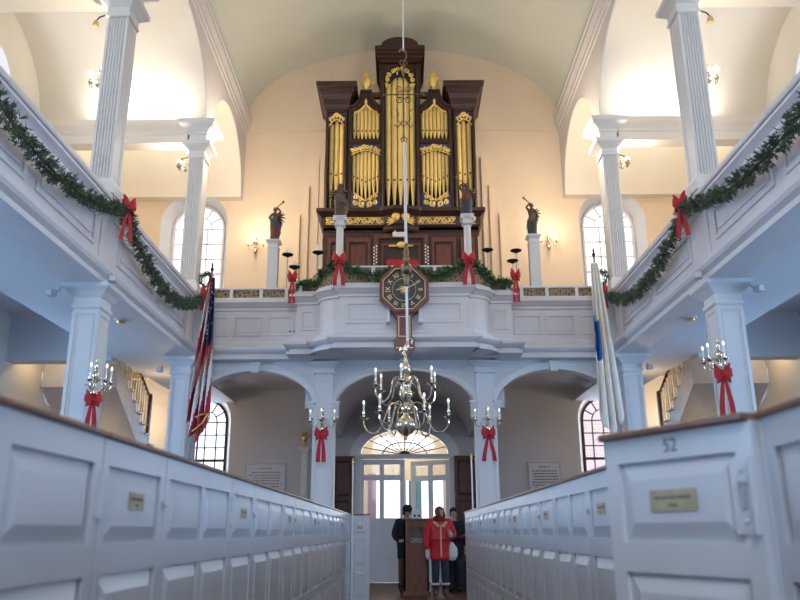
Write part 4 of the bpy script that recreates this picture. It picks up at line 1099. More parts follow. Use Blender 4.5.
for s, n_ in ((-1, 'left'), (1, 'right')):
    g = [(s * 1.08, 12.38, 5.45), (s * .95, 12.36, 5.36), (s * .75, 12.35, 5.24), (s * .55, 12.34, 5.17), (s * .35, 12.34, 5.18), (s * .14, 12.34, 5.27)]
    garland('pine_garland', g, .07, 26, 'pine swag on the balcony rail just %s of the clock' % n_, 'balcony pine garlands', 35 + s, .006, .055)
    bow((s * 1.08, 12.33, 5.43), 0, (.72, .9, 1.0), 'red velvet bow on the balcony rail below the %s statue column' % n_, .44)
    bow((s * 1.93, 12.85, 5.30), 0, (.55, .8, 1.0), 'red velvet bow at the outer %s end of the balcony garland' % n_, .46, .1)

# ============================================================ STATUES, THEIR COLUMNS, CANDLE STANDS
def ped(cx, cy, z0, z1, w, label, rnd=False):
    r = thing('statue_column', (cx, cy, z0), label, 'column', 'white statue columns on the organ gallery')
    b = MB()
    if rnd:
        b.lathe([(w * .75, z0 + .05), (w * .6, z0 + .12), (w * .52, z1 - .16)], (cx, cy, 0), 14)
    else: b.box(cx - w * .72, cx + w * .72, cy - w * .72, cy + w * .72, z0, z1 - .12)
    build(b, 'shaft', 'paint', r, smooth=40)
    b = MB(); b.sq([(w * .9, 0), (w * .9, .06), (w * .7, .09)], (cx, cy, z0)); build(b, 'base', 'paint', r)
    b = MB(); b.sq([(w * .6, -.18), (w * .78, -.16), (w * .78, -.13), (w * .66, -.12), (w * .66, -.07), (w * .95, -.03), (w, -.02), (w, 0)], (cx, cy, z1))
    if rnd:
        for s in (-1, 1): b.tube([(cx + s * w * .8, cy - w, z1 - .06), (cx + s * w * .8, cy + w, z1 - .06)], .03, 8)
    build(b, 'capital', 'paint', r)
ped(-1.10, 12.58, 5.05, 6.31, .115, 'slim white column left of the clock, carrying a robed angel statue', True)
ped(1.10, 12.58, 5.05, 6.33, .115, 'slim white column right of the clock, carrying a winged angel statue', True)
ped(-2.38, 13.42, 4.45, 6.20, .13, 'square white column at far left of the organ gallery, under a trumpeting angel')
ped(2.38, 13.42, 4.45, 6.27, .13, 'square white column at far right of the organ gallery, under a trumpeting angel')
def angel(loc, label, robe, drape, s=1, trumpet=True, wings=(1, 1), hgt=.6):
    r = thing('angel_statue', (0, 0, 0), label, 'statue', 'carved angel statues on the organ gallery')
    J = {'pel': (0, 0, .32), 'sp': (.01 * s, 0, .40), 'ch': (0, -.005, .46), 'nb': (0, 0, .51), 'nk': (0, -.005, .535), 'h1': (-.0, -.012, .565), 'h2': (0, -.01, .60), 'sl': (-.055, 0, .495), 'sr': (.055, 0, .495),
         'hl': (-.03, 0, .29), 'kl': (-.035, -.03, .16), 'al': (-.035, 0, .035), 'tl': (-.04, -.04, .015), 'hr': (.03, 0, .29), 'kr': (.035, -.01, .16), 'ar': (.035, .01, .035), 'tr': (.045, -.03, .015)}
    Rd = {'pel': .055, 'sp': .045, 'ch': .055, 'nb': .03, 'nk': .018, 'h1': .03, 'h2': .026, 'sl': .026, 'sr': .026, 'hl': .035, 'kl': .026, 'al': .016, 'tl': .014, 'hr': .035, 'kr': .026, 'ar': .016, 'tr': .014}
    E = [('pel', 'sp'), ('sp', 'ch'), ('ch', 'nb'), ('nb', 'nk'), ('nk', 'h1'), ('h1', 'h2'), ('ch', 'sl'), ('ch', 'sr'), ('pel', 'hl'), ('hl', 'kl'), ('kl', 'al'), ('al', 'tl'), ('pel', 'hr'), ('hr', 'kr'), ('kr', 'ar'), ('ar', 'tr')]
    up = 'sr' if s > 0 else 'sl'; dn = 'sl' if s > 0 else 'sr'
    if trumpet:
        J['e1'] = (s * .10, -.04, .53); J['w1'] = (s * .045, -.09, .585)
    else:
        J['e1'] = (s * .08, -.05, .43); J['w1'] = (s * .02, -.10, .46)
    J['e2'] = (-s * .10, -.02, .42); J['w2'] = (-s * .07, -.09, .38)
    for k in ('e1', 'e2'): Rd[k] = .019
    for k in ('w1', 'w2'): Rd[k] = .014
    E += [(up, 'e1'), ('e1', 'w1'), (dn, 'e2'), ('e2', 'w2')]
    skin_mesh('figure', J, E, Rd, 'statue', r, 2)
    b = MB(); vs = []; n = 16; secs = [(.02, .075, .06), (.10, .08, .065), (.18, .078, .066), (.26, .075, .062), (.33, .066, .055), (.38, .055, .046)]
    prof = []
    for z, a, c in secs:
        for i in range(n):
            t = 2 * PI * i / n; k = 1 + .10 * math.sin(t * 5 + z * 9); vs.append((a * k * math.cos(t) + .01 * s * math.sin(z * 12), c * k * math.sin(t), z))
    fs = [(j * n + i, j * n + (i + 1) % n, (j + 1) * n + (i + 1) % n, (j + 1) * n + i) for j in range(len(secs) - 1) for i in range(n)]
    fs += [tuple(reversed(range(n))), tuple(range((len(secs) - 1) * n, len(secs) * n))]
    b.add(vs, fs); build(b, 'robe', robe, r, smooth=60)
    b = MB(); b.ribbon([(-s * .075, -.02, .40), (-s * .03, -.075, .34), (s * .04, -.075, .30), (s * .09, -.02, .24), (s * .10, .02, .15)], (0, -.25, 1), [.08, .11, .12, .10, .04], .016); build(b, 'drape', drape, r, smooth=60)
    b = MB(); b.ball((0, .004, .60), .034, 10, 1, 1.05, .9); b.ball((-.028, 0, .575), .016, 6); b.ball((.028, 0, .575), .016, 6); build(b, 'hair', 'statue', r, smooth=60)
    for sd, w in zip((-1, 1), wings):
        if not w: continue
        b = MB()
        for k in range(7):
            a = math.radians(60 - k * 24); L = .17 + .03 * math.sin(k)
            o = (sd * .03, .05, .47 - k * .012)
            b.tube([o, (o[0] + sd * L * .5 * math.cos(a * .6) , .075, o[2] + L * .45 * math.sin(a)), (o[0] + sd * L * .75 * math.cos(a * .7), .08, o[2] + L * .9 * math.sin(a) - .03)], [.02, .026, .006], 6, flat=.5)
        build(b, 'wing', 'wing', r, smooth=60)
    if trumpet:
        b = MB(); d = s; b.tube([(0 + .0, -.045, .572), (d * .06, -.10, .60), (d * .13, -.15, .635), (d * .155, -.17, .65), (d * .165, -.178, .656)], [.007, .008, .010, .018, .026], 10); build(b, 'trumpet', 'brassd' if False else 'bronze', r, smooth=50)
    place(r, loc, 0, label)
    return r
a1 = angel((-2.38, 13.42, 6.20), 'brown carved angel blowing a raised trumpet towards the organ, far left', 'statue_red', 'statue_blue', 1, True, (0, 1)); a1.scale = (1.08,) * 3
a2 = angel((2.38, 13.42, 6.27), 'brown carved angel blowing a raised trumpet, far right of the organ', 'statue_blue', 'wing', -1, True, (0, 1)); a2.scale = (1.05,) * 3
a3 = angel((-1.10, 12.55, 6.31), 'dark bronze robed angel statue in front of the left organ tower', 'statue', 'wing', 1, False, (1, 0))
a4 = angel((1.10, 12.55, 6.33), 'dark reddish angel statue with spread wing in front of the right organ tower', 'statue_blue', 'statue_red', -1, True, (0, 1)); a4.scale = (1.25, 1.1, .96); a3.scale = (1.4, 1.2, 1.0)
def pricket(cx, cy, zt, candle, label):
    r = thing('candle_stand', (cx, cy, 4.45), label, 'candle stand', 'black pricket candle stands on the organ gallery')
    b = MB(); b.tube([(cx, cy, 4.45), (cx, cy, zt)], .011, 6); build(b, 'pole', 'box', r)
    b = MB(); b.lathe([(.10, 4.45), (.10, 4.47), (.02, 4.5)], (cx, cy, 0), 12); build(b, 'base', 'iron', r)
    b = MB(); b.lathe([(.01, zt - .05), (.04, zt - .03), (.105, zt), (.105, zt + .012), (.06, zt + .004)], (cx, cy, 0), 16); build(b, 'dish', 'iron', r, smooth=40)
    if candle:
        b = MB(); b.tube([(cx, cy, zt), (cx, cy, zt + candle)], .028, 10); build(b, 'candle', 'candle', r, smooth=40)
pricket(-2.14, 13.55, 5.98, .10, 'taller candle stand of the pair at left, with a short white candle')
pricket(-1.98, 13.38, 5.68, .10, 'lower candle stand of the pair at left, behind the balustrade')
pricket(-1.58, 13.55, 6.02, .16, 'candle stand with white candle just left of the organ case')
pricket(1.55, 13.55, 6.05, 0, 'single candle stand just right of the organ case')
pricket(1.98, 13.40, 5.78, 0, 'lower dish of the two candle stands at right')
pricket(2.08, 13.60, 6.05, 0, 'taller dish of the two candle stands at right')

# ============================================================ SCONCES
def sconce(n, R0, label, lit=False, body=1.0, sp=150, group=None, cnd='candle', wall='box'):
    r = thing('brass_sconce', (0, 0, 0), None, 'sconce', group)
    b = MB(); b.tube([(0, .0, 0), (0, -.10, 0)], .014, 8); b.lathe([(.045, -.005), (.05, 0), (.045, .005)], (0, -.01, 0), 12)
    b.lathe([(.003, -.19 * body), (.012, -.17 * body), (.045, -.13 * body), (.05, -.09 * body), (.03, -.05 * body), (.012, -.03 * body), (.02, 0), (.012, .03), (.02, .05), (.04, .08), (.045, .11), (.03, .14), (.012, .16), (.016, .18), (.03, .21), (.02, .24), (.006, .26), (.012, .28), (.002, .31)], (0, -.12, 0), 14)
    build(b, 'body', 'brass', r, smooth=50)
    for k in range(n):
        a = math.radians(-90 + (0 if n == 1 else -sp / 2 + sp * k / (n - 1))); c, s = math.cos(a), math.sin(a)
        b = MB(); P = lambda q, z: (q * c, -.12 + q * s, z)
        pts = [P(.02, .02), P(.06, .06), P(.09, .05), P(.11, -.01), P(R0 * .62, -.07), P(R0 * .85, -.075), P(R0, -.03), P(R0, .02)]
        for _ in range(2):
            q = [pts[0]]
            for i in range(len(pts) - 1): A, B = Vector(pts[i]), Vector(pts[i + 1]); q += [tuple(A * .75 + B * .25), tuple(A * .25 + B * .75)]
            q.append(pts[-1]); pts = q
        b.tube(pts, .008, 6); arm = build(b, 'arm', 'brass', r, smooth=50)
        b = MB(); b.lathe([(.008, .0), (.035, .02), (.038, .026), (.014, .03), (.02, .05), (.014, .07), (.016, .09)], P(R0, 0), 10); build(b, 'cup', 'brass', arm, smooth=50)
        b = MB(); b.lathe([(.010, .09), (.010, .17)], P(R0, 0), 8); build(b, 'candle', cnd, arm)
        b = MB(); b.lathe([(.003, .17), (.014, .185), (.012, .205), (.001, .225)], P(R0, 0), 8) if not lit else b.ball((P(R0, 0)[0], P(R0, 0)[1], .20), .045, 12); build(b, 'bulb', 'lamp' if lit else 'lampc', arm, smooth=60)
    return r
sA = sconce(3, .21, '', group='brass sconces with red bows on the pilasters')
place(sA, (-1.39, 13.33, 2.84), 0, 'brass three-branch sconce on the pilaster left of the middle arch')
o = copy_tree(sA); place(o, (1.39, 13.33, 2.84), 0, 'brass three-branch sconce on the pilaster right of the middle arch')
bow((-1.39, 13.10, 2.62), 0, (.75, .9, 1.0), 'red bow hanging from the brass sconce on the left pilaster', .44, .1)
bow((1.39, 13.10, 2.62), 0, (.75, .9, 1.0), 'red bow hanging from the brass sconce on the right pilaster', .44, .5)
# on the near lower columns, facing the nave
sB = sconce(3, .17, '', group='brass sconces on the near lower columns', sp=120)
place(sB, (-3.645, 8.83, 2.70), math.radians(62), 'brass sconce on the nave side of the near left lower column')
o = copy_tree(sB); place(o, (3.705, 8.83, 2.90), math.radians(-62), 'brass sconce on the nave side of the near right lower column')
bow((-3.52, 8.72, 2.50), math.radians(25), (.6, .7, .85), 'dark red bow on the sconce of the near left lower column', .40, .1)
bow((3.60, 8.72, 2.74), math.radians(-25), (.62, .7, 1.0), 'dark red bow on the sconce of the near right lower column', .45, .3)
# gilt sconces on the upper west wall
sC = sconce(3, .17, '', group='gilt sconces on the upper west wall', sp=170)
place(sC, (-3.30, 16.48, 7.2), 0, 'gilt candle sconce on the cream wall left of the organ')
o = copy_tree(sC); place(o, (3.25, 16.48, 7.25), 0, 'gilt candle sconce on the cream wall right of the organ')
# lit lamps on the aisle faces of the upper columns
sD = sconce(1, .14, '', lit=True, group='lit sconces on the upper columns', cnd='candle', body=.35)
sD.scale = (.8,) * 3
fst = True
LAMPS = []
for s, side in ((-1, 'left'), (1, 'right')):
    for y, z, w in ((9.1, 6.80, 'nearer'), (13.2, 7.55, 'farther')):
        o = sD if fst else copy_tree(sD); fst = False
        place(o, (s * 3.96, y, z), math.radians(-90 * s) * -1 if False else (math.radians(-90) if s < 0 else math.radians(90)), 'lit bulb sconce on the aisle face of the %s upper %s column' % (w, side)); LAMPS.append((s * 4.20, y, z + .20))

def spot(loc, rz, label):
    r = thing('spotlight', (0, 0, 0), label, 'spotlight', 'small unlit spotlights under the upper capitals')
    b = MB(); b.tube([(0, 0, 0), (0, -.08, .05), (0, -.16, .02), (0, -.20, -.04)], .010, 6); build(b, 'bracket', 'iron', r)
    b = MB(); b.lathe([(.02, 0), (.035, -.03), (.05, -.10), (.045, -.11), (.01, -.05)], (0, -.20, -.03), 12); build(b, 'shade', 'tan', r, smooth=50)
    place(r, loc, rz, label)
for s, side in ((-1, 'left'), (1, 'right')):
    spot((s * 3.96, 9.05, 7.78), math.radians(90 * s), 'small unlit spotlight under the capital of the nearer upper %s column' % side)
    spot((s * 3.96, 13.15, 7.72), math.radians(90 * s), 'small unlit spotlight under the capital of the farther upper %s column' % side)

# ============================================================ SMALL FIXTURES
def flood(loc, rz, label):
    r = thing('emergency_light', (0, 0, 0), label, 'light fixture', 'small grey housings beside the lower column capitals')
    b = MB(); b.box(-.045, .045, -.08, .02, -.045, .035); build(b, 'housing', 'box', r, bevel=.01)
    b = MB(); b.box(-.035, .035, -.083, -.08, -.035, .025); build(b, 'lens', 'plaque', r)
    b = MB(); b.tube([(0, 0, 0), (0, .08, .06), (0, .1, .1)], .012, 6); build(b, 'arm', 'box', r)
    place(r, loc, rz, label)
flood((-3.50, 8.85, 3.98), math.radians(25), 'grey housing on the nave side of the left near column capital')
flood((-4.16, 8.82, 3.80), math.radians(-20), 'grey housing on the aisle side of the left near column capital')
flood((3.50, 8.85, 3.98), math.radians(-25), 'grey housing on the nave side of the right near column capital')
flood((4.16, 8.82, 3.80), math.radians(20), 'grey housing on the aisle side of the right near column capital')
flood((-4.14, 13.0, 3.72), 0, 'grey housing beside the far left lower column capital')
flood((4.14, 13.0, 3.72), 0, 'grey housing beside the far right lower column capital')
for x, y, l in ((-3.98, 10.55, 'round smoke detector on the left gallery soffit'), (4.02, 10.6, 'round smoke detector on the right gallery soffit')):
    r = thing('smoke_detector', (x, y, 3.95), l, 'smoke detector', 'smoke detectors on the soffits')
    b = MB(); b.lathe([(.02, -.06), (.05, -.055), (.06, -.03), (.04, -.025)], (x, y, 3.95), 14); build(b, 'sensor', 'brassd', r, smooth=40)
    b = MB(); b.lathe([(.08, -.025), (.085, 0)], (x, y, 3.95), 14); build(b, 'base', 'paint', r, smooth=40)
# wardens' staffs at the pew ends
for x, y, l in ((LX + .03, 12.72, 'tall thin white staff standing at the far left pew end'), (1.0, 12.0, 'tall thin white staff standing at the far right pew end')):
    r = thing('white_staff', (x, y, 0), l, 'staff', 'white staffs at the pew ends')
    b = MB(); b.tube([(x, y, .0), (x, y, 2.14)], .011, 8); build(b, 'shaft', 'candle', r, smooth=40)
    b = MB(); b.lathe([(.012, 2.12), (.02, 2.13), (.016, 2.16), (.022, 2.18), (.002, 2.22)], (x, y, 0), 10); build(b, 'finial', 'brassd', r, smooth=40)
# plaques on the lower back wall
def plaque(x0, x1, z0, z1, label, seed):
    r = thing('wall_plaque', ((x0 + x1) / 2, 18.08, z0), label, 'plaque', 'inscribed plaques on the lower back wall')
    b = MB(); b.box(x0, x1, 18.06, 18.10, z0, z1); build(b, 'tablet', 'plaque', r, bevel=.006)
    b = MB(); b.prism(rect(x0 - .02, x1 + .02, z0 - .02, z1 + .02), [rect(x0, x1, z0, z1)], 18.05, 18.10, 'y'); build(b, 'frame', 'box', r)
    rr = random.Random(seed); z = z1 - .09; k = 0
    while z > z0 + .08:
        b = MB(); w = (x1 - x0) * (.35 if k == 0 else rr.uniform(.6, .84)); x = (x0 + x1) / 2 - w / 2
        while x < (x0 + x1) / 2 + w / 2:
            l_ = rr.uniform(.02, .07); b.box(x, x + l_, 18.055, 18.06, z - .010, z + .010); x += l_ + .018
        z -= .062 if k else .09; k += 1
        build(b, 'inscription_line', 'ink' if seed == 2 else 'grey_ink', r)
plaque(-3.60, -2.72, 1.75, 2.56, 'pale inscribed tablet on the back wall, seen through the left arch', 1)
plaque(2.82, 3.52, 1.75, 2.56, 'pale inscribed tablet on the back wall, seen through the right arch', 2)
# small bracket with a gilt ornament left of the middle arch, and its right-hand pair
r = thing('wall_bracket', (-2.28, 18.0, 2.95), 'small white shelf on a thin conduit with a gilt ornament, left bay', 'bracket')
b = MB(); b.box(-2.40, -2.16, 17.9, 18.1, 2.88, 2.93); b.box(-2.37, -2.19, 17.94, 18.1, 2.82, 2.88); build(b, 'shelf', 'paint', r)
b = MB(); b.box(-2.35, -2.21, 18.04, 18.1, .3, 2.82); build(b, 'conduit', 'paint', r)
b = MB(); b.lathe([(.05, 2.93), (.02, 2.97), (.02, 3.03), (.06, 3.10), (.07, 3.2), (.05, 3.22)], (-2.28, 18.0, 0), 12)
for k in range(6): b.ball((-2.28 + .05 * math.cos(k), 18.0 + .03 * math.sin(k), 3.24 + .02 * (k % 2)), .025, 6)
build(b, 'ornament', 'brassd', r, smooth=50)
# red-ribboned wreath leaning on the upper windowsill rail
for s, l in ((-1, 'small dark wreath at the rail below the left upper window'), (1, 'small dark wreath at the rail below the right upper window')):
    x = s * 3.55
    garland('pine_wreath', [(x + .10 * math.cos(t), 13.36, 5.44 + .13 * math.sin(t)) for t in [i * PI / 8 for i in range(17)]], .04, 8, l, 'dark wreaths on the gallery rail', 61 + s, .009, .045)['category'] = 'wreath'

# ============================================================ FLAGS
def flag(name, px, py, z0, z1, side, label, kind):
    r = thing(name, (px, py, z0), label, 'flag')
    lean = .12 * side
    b = MB(); b.tube([(px + lean, py + .1, 0.0), (px - .0, py, z1)], .016, 8); build(b, 'flagpole', 'railwood', r, smooth=40)
    b = MB(); b.lathe([(.018, 0), (.03, .02), (.03, .05), (.012, .07), (.02, .10), (.001, .18)], (px, py, z1), 10); build(b, 'finial', 'iron', r, smooth=40)
    # furled cloth: pleated sheet gathered at the top, spreading downward
    zt, zb = z1 - .12, z0; nz, nu = 46, 44
    b = MB(); vs = []; fs = []; mi = []
    for j in range(nz + 1):
        v = j / nz
        wid = (.05 + .12 * v ** .8) if kind == 'us' else (.055 + .14 * v ** .8)
        for i in range(nu + 1):
            u = i / nu
            ph = u * 3.2 * 2 * PI
            x = px + side * (-.015) - side * wid * (.15) + wid * (u * 2 - 1) * 1.0 + .02 * math.sin(ph + v) * v + (.10 * (1 if kind != 'us' else -1) * v)
            y = py - .04 - (.03 + .07 * v) * math.sin(ph + 2 * v + .6) - .03 * v
            z = zt + (zb - zt) * v * (1 - .10 * (abs(u - .5) * 2) ** 1.2 - .03 * math.sin(ph)) 
            vs.append((x, y, z))
    for j in range(nz):
        for i in range(nu):
            fs.append((j * (nu + 1) + i, j * (nu + 1) + i + 1, (j + 1) * (nu + 1) + i + 1, (j + 1) * (nu + 1) + i))
            u, v = i / nu, j / nz
            if kind == 'us':
                # canton at the top hoist corner, stripes run with the furled cloth on the diagonal
                if v < .45 and u > .42 - .1 * v: m = 1
                else: m = 2 if math.sin((u * 3.1 + v * 2.4) * 2 * PI * 1.0 + (1.6 if u > .5 else 0)) > -.05 else 0
            else: m = 3 if (u > .5 and .05 < v < 1) and False else (1 if (.36 < v < .60 and u < .36) else 0)
            if kind != 'us' and m == 1 and .46 < v < .52 and u < .2: m = 2
            mi.append(m)
    b.V = [Vector(v) for v in vs]; b.F = [list(q) for q in fs]; b.MI = mi
    o = build(b, 'cloth', ['flagwhite', 'flagblue', 'flagred'] if kind == 'us' else ['flagcream', 'emblem', 'emblem2'], r, smooth=80)
    md = o.modifiers.new('Solid', 'SOLIDIFY'); md.thickness = .004
    if kind == 'us':
        rr = random.Random(5); b = MB()
        for k in range(16):
            j = rr.randint(2, 18); i = rr.randint(20, 42); p = vs[j * (nu + 1) + i]; q = []
            for a in range(10):
                rad_ = .017 if a % 2 == 0 else .007; q.append((p[0] + rad_ * math.sin(a * PI / 5), p[2] + rad_ * math.cos(a * PI / 5)))
            b.prism(q, [], p[1] - .022, p[1] - .014, 'y')
        build(b, 'star', 'flagwhite', r)
    b = MB(); x = px - side * .03
    zc = zb + .35
    b.tube([(x - .1, py - .16, zc), (x, py - .19, zc + .04), (x + .1, py - .16, zc + .06), (x + .02, py - .2, zc - .1), (x - .14, py - .16, zc - .22)] if kind == 'us' else [(x + .03, py - .14, zt - .9), (x + .05, py - .16, zt - 1.6), (x + .04, py - .15, zt - 2.0)], .012 if kind == 'us' else .007, 6)
    build(b, 'gold_cord', 'gold', r, smooth=50)
flag('national_flag', -3.22, 12.4, 2.46, 5.28, -1, 'furled red, white and blue striped flag on a pole at left', 'us')
flag('cream_flag', 3.20, 12.4, 2.56, 5.50, 1, 'furled cream flag with a blue and orange emblem on a pole at right', 'state')

# ============================================================ PEOPLE AND KIOSK
def person(name, loc, rz, hgt, label, opt):
    """standing figure facing -y, feet at z=0"""
    r = thing(name, (0, 0, 0), label, 'person')
    h = hgt
    J = {'pel': (0, 0, .52), 'sp': (0, .0, .60), 'ch': (0, .0, .72), 'nb': (0, .005, .815), 'nk': (0, -.002, .85), 'jw': (0, -.015, .875), 'hd': (0, -.012, .925), 'tp': (0, -.005, .965),
         'hl': (-.05, 0, .50), 'hr': (.05, 0, .50), 'kl': (-.055, -.01, .28), 'kr': (.055, -.01, .28), 'al': (-.058, .01, .05), 'ar': (.058, .01, .05), 'tl': (-.062, -.055, .018), 'tr': (.062, -.055, .018),
         'sl': (-.105, 0, .79), 'sr': (.105, 0, .79)}
    J.update(opt['arms'])
    Rd = {'pel': (.085, .065), 'sp': (.075, .055), 'ch': (.095, .062), 'nb': .045, 'nk': .030, 'jw': (.036, .042), 'hd': (.043, .052), 'tp': (.030, .036), 'hl': .055, 'hr': .055, 'kl': .036, 'kr': .036, 'al': .024, 'ar': .024, 'tl': .022, 'tr': .022,
          'sl': .040, 'sr': .040, 'el': .027, 'er': .027, 'wl': .018, 'wr': .018, 'pl': .022, 'pr': .022}
    E = [('pel', 'sp'), ('sp', 'ch'), ('ch', 'nb'), ('nb', 'nk'), ('nk', 'jw'), ('jw', 'hd'), ('hd', 'tp'), ('pel', 'hl'), ('pel', 'hr'), ('hl', 'kl'), ('kl', 'al'), ('al', 'tl'), ('hr', 'kr'), ('kr', 'ar'), ('ar', 'tr'), ('ch', 'sl'), ('ch', 'sr'),
         ('sl', 'el'), ('el', 'wl'), ('wl', 'pl'), ('sr', 'er'), ('er', 'wr'), ('wr', 'pr')]
    # fingers and thumbs
    for s, S in ((-1, 'l'), (1, 'r')):
        p = Vector(J['p' + S]); w = Vector(J['w' + S]); d = (p - w).normalized(); sd = d.cross(Vector((0, 1, .2))).normalized()
        for k, (o, L) in enumerate(((-.014, .036), (-.005, .042), (.005, .040), (.014, .032))):
            a = p + sd * o + d * .012; m_ = a + d * L * .6 + Vector((0, -.006, 0)); e_ = a + d * L + Vector((0, -.016, 0))
            J['f%s%d' % (S, k)] = tuple(m_); J['g%s%d' % (S, k)] = tuple(e_); Rd['f%s%d' % (S, k)] = .0055; Rd['g%s%d' % (S, k)] = .0045
            E += [('p' + S, 'f%s%d' % (S, k)), ('f%s%d' % (S, k), 'g%s%d' % (S, k))]
        t = p - d * .01 + sd * .024 * (1 if s < 0 else 1) + Vector((0, -.012, 0)); J['t' + S + 'h'] = tuple(t); Rd['t' + S + 'h'] = .006; E.append(('p' + S, 't' + S + 'h'))
    sc3 = lambda v: (v[0] * h, v[1] * h, v[2] * h)
    sk = lambda R_: {k: (tuple(x * h for x in v) if isinstance(v, tuple) else v * h) for k, v in R_.items()}
    tilt = opt.get('tilt', (0, 0))
    for k, f_ in (('jw', 1), ('hd', 1.6), ('tp', 2)):
        v = J[k]; J[k] = (v[0] + tilt[0] * f_, v[1] + tilt[1] * f_ * .6, v[2])
    body = skin_mesh('body', {k: sc3(v) for k, v in J.items()}, E, sk(Rd), 'skin', r, 2)
    hd = Vector(J['hd']); yaw = math.radians(opt.get('yaw', 0)); pit = math.radians(opt.get('pitch', 0))
    HC = Matrix.Translation(hd * h) @ Matrix.Rotation(yaw, 4, 'Z') @ Matrix.Rotation(pit, 4, 'X') @ Matrix.Translation(-hd * h)
    GT[0] = HC
    fx = hd.x + tilt[0] * .6; fy = hd.y - .052
    b = MB(); b.tube([sc3((hd.x, hd.y - .045, hd.z + .004)), sc3((fx, fy - .012, hd.z - .012)), sc3((hd.x, hd.y - .048, hd.z - .016))], [.006 * h, .009 * h, .006 * h], 6); build(b, 'nose', 'skin', r, smooth=60)
    b = MB()
    for s in (-1, 1): b.ball(sc3((hd.x + s * .018, hd.y - .047, hd.z + .004)), .0055 * h, 8)
    build(b, 'eyes', 'hairdk', r, smooth=60)
    b = MB(); b.ball(sc3((hd.x, hd.y - .047, hd.z - .030)), .012 * h, 8, 1, .4, .35); build(b, 'mouth', 'red', r, smooth=60)
    # hair
    b = MB(); n = 14; vs = []; fs = []
    L = opt.get('hairlen', .06); rows = 8
    for j in range(rows + 1):
        t = j / rows
        for i in range(n + 1):
            a = math.radians(-35 + 250 * i / n)      # open towards the face (-y)
            ph = t * PI * .5
            if t <= 1:
                zz = hd.z + .058 * math.cos(min(1, t * 1.2) * PI / 2) - max(0, t - .5) * 2 * L
                rad_ = .060 * math.sin(min(1, t * 1.5 + .06) * PI / 2)
            vs.append(sc3((hd.x + rad_ * .88 * math.cos(a), hd.y + .004 + rad_ * 1.02 * math.sin(a), zz)))
    for j in range(rows):
        for i in range(n): fs.append((j * (n + 1) + i, j * (n + 1) + i + 1, (j + 1) * (n + 1) + i + 1, (j + 1) * (n + 1) + i))
    b.add(vs, fs); b.ball(sc3((hd.x, hd.y + .006, hd.z + .030)), .051 * h, 14, .95, 1.02, .72)
    o = build(b, 'hair', opt['hair'], r, smooth=70); md = o.modifiers.new('Solid', 'SOLIDIFY'); md.thickness = .012
    if opt.get('hat'):
        b = MB(); b.lathe([(.056 * h, hd.z * h + .012), (.060 * h, hd.z * h + .03), (.056 * h, hd.z * h + .08), (.035 * h, hd.z * h + .115), (.001, hd.z * h + .125)], (hd.x * h, hd.y * h + .004, 0), 16); build(b, 'hat', 'black', r, smooth=60)
    GT[0] = Matrix.Identity(4)
    # coat: body shell down to the hem, with sleeves
    keep = ['pel', 'sp', 'ch', 'nb', 'sl', 'sr', 'el', 'er', 'wl', 'wr']; g = opt.get('puff', .018)
    Jc = {k: sc3(J[k]) for k in keep}; Jc['hem'] = sc3((0, 0, opt.get('hem', .44)))
    Rc = {k: (tuple(x + g for x in Rd[k]) if isinstance(Rd[k], tuple) else Rd[k] + g) for k in keep}; Rc['wl'] = Rc['wr'] = .028; Rc['nb'] = .055; Rc['hem'] = (.128, .095); Rc['pel'] = (.122, .095); Rc['sp'] = (.112, .088)
    Ec = [('pel', 'sp'), ('sp', 'ch'), ('ch', 'nb'), ('pel', 'hem'), ('ch', 'sl'), ('ch', 'sr'), ('sl', 'el'), ('el', 'wl'), ('sr', 'er'), ('er', 'wr')]
    skin_mesh('coat', Jc, Ec, sk(Rc), opt['coat'], r, 2)
    # trousers
    Jt = {k: sc3(J[k]) for k in ('pel', 'hl', 'hr', 'kl', 'kr', 'al', 'ar')}
    Rt = {'pel': (.075, .055), 'hl': .058, 'hr': .058, 'kl': .050, 'kr': .050, 'al': .040, 'ar': .040}
    skin_mesh('trousers', Jt, [('pel', 'hl'), ('pel', 'hr'), ('hl', 'kl'), ('kl', 'al'), ('hr', 'kr'), ('kr', 'ar')], sk(Rt), opt.get('trousers', 'jeans'), r, 2)
    for S in 'lr':
        a = J['a' + S]; t = J['t' + S]
        Jb = {'a': sc3((a[0], a[1], .13)), 'b': sc3((a[0], a[1], .05)), 'c': sc3((a[0], a[1], .028)), 'd': sc3((t[0], t[1] - .006, .026))}
        skin_mesh('boot', Jb, [('a', 'b'), ('b', 'c'), ('c', 'd')], {'a': .046 * h, 'b': .044 * h, 'c': .036 * h, 'd': .036 * h}, opt.get('boot', 'boot'), r, 2)
        if opt.get('fur'): b = MB(); b.lathe([(.036 * h, .12 * h), (.054 * h, .13 * h), (.052 * h, .148 * h), (.040 * h, .152 * h)], (a[0] * h, a[1] * h, 0), 12); build(b, 'boot_cuff', 'fur', r, smooth=60)
    for fn in opt.get('extra', []): fn(r, J, sc3, h)
    place(r, loc, rz, label)
    return r
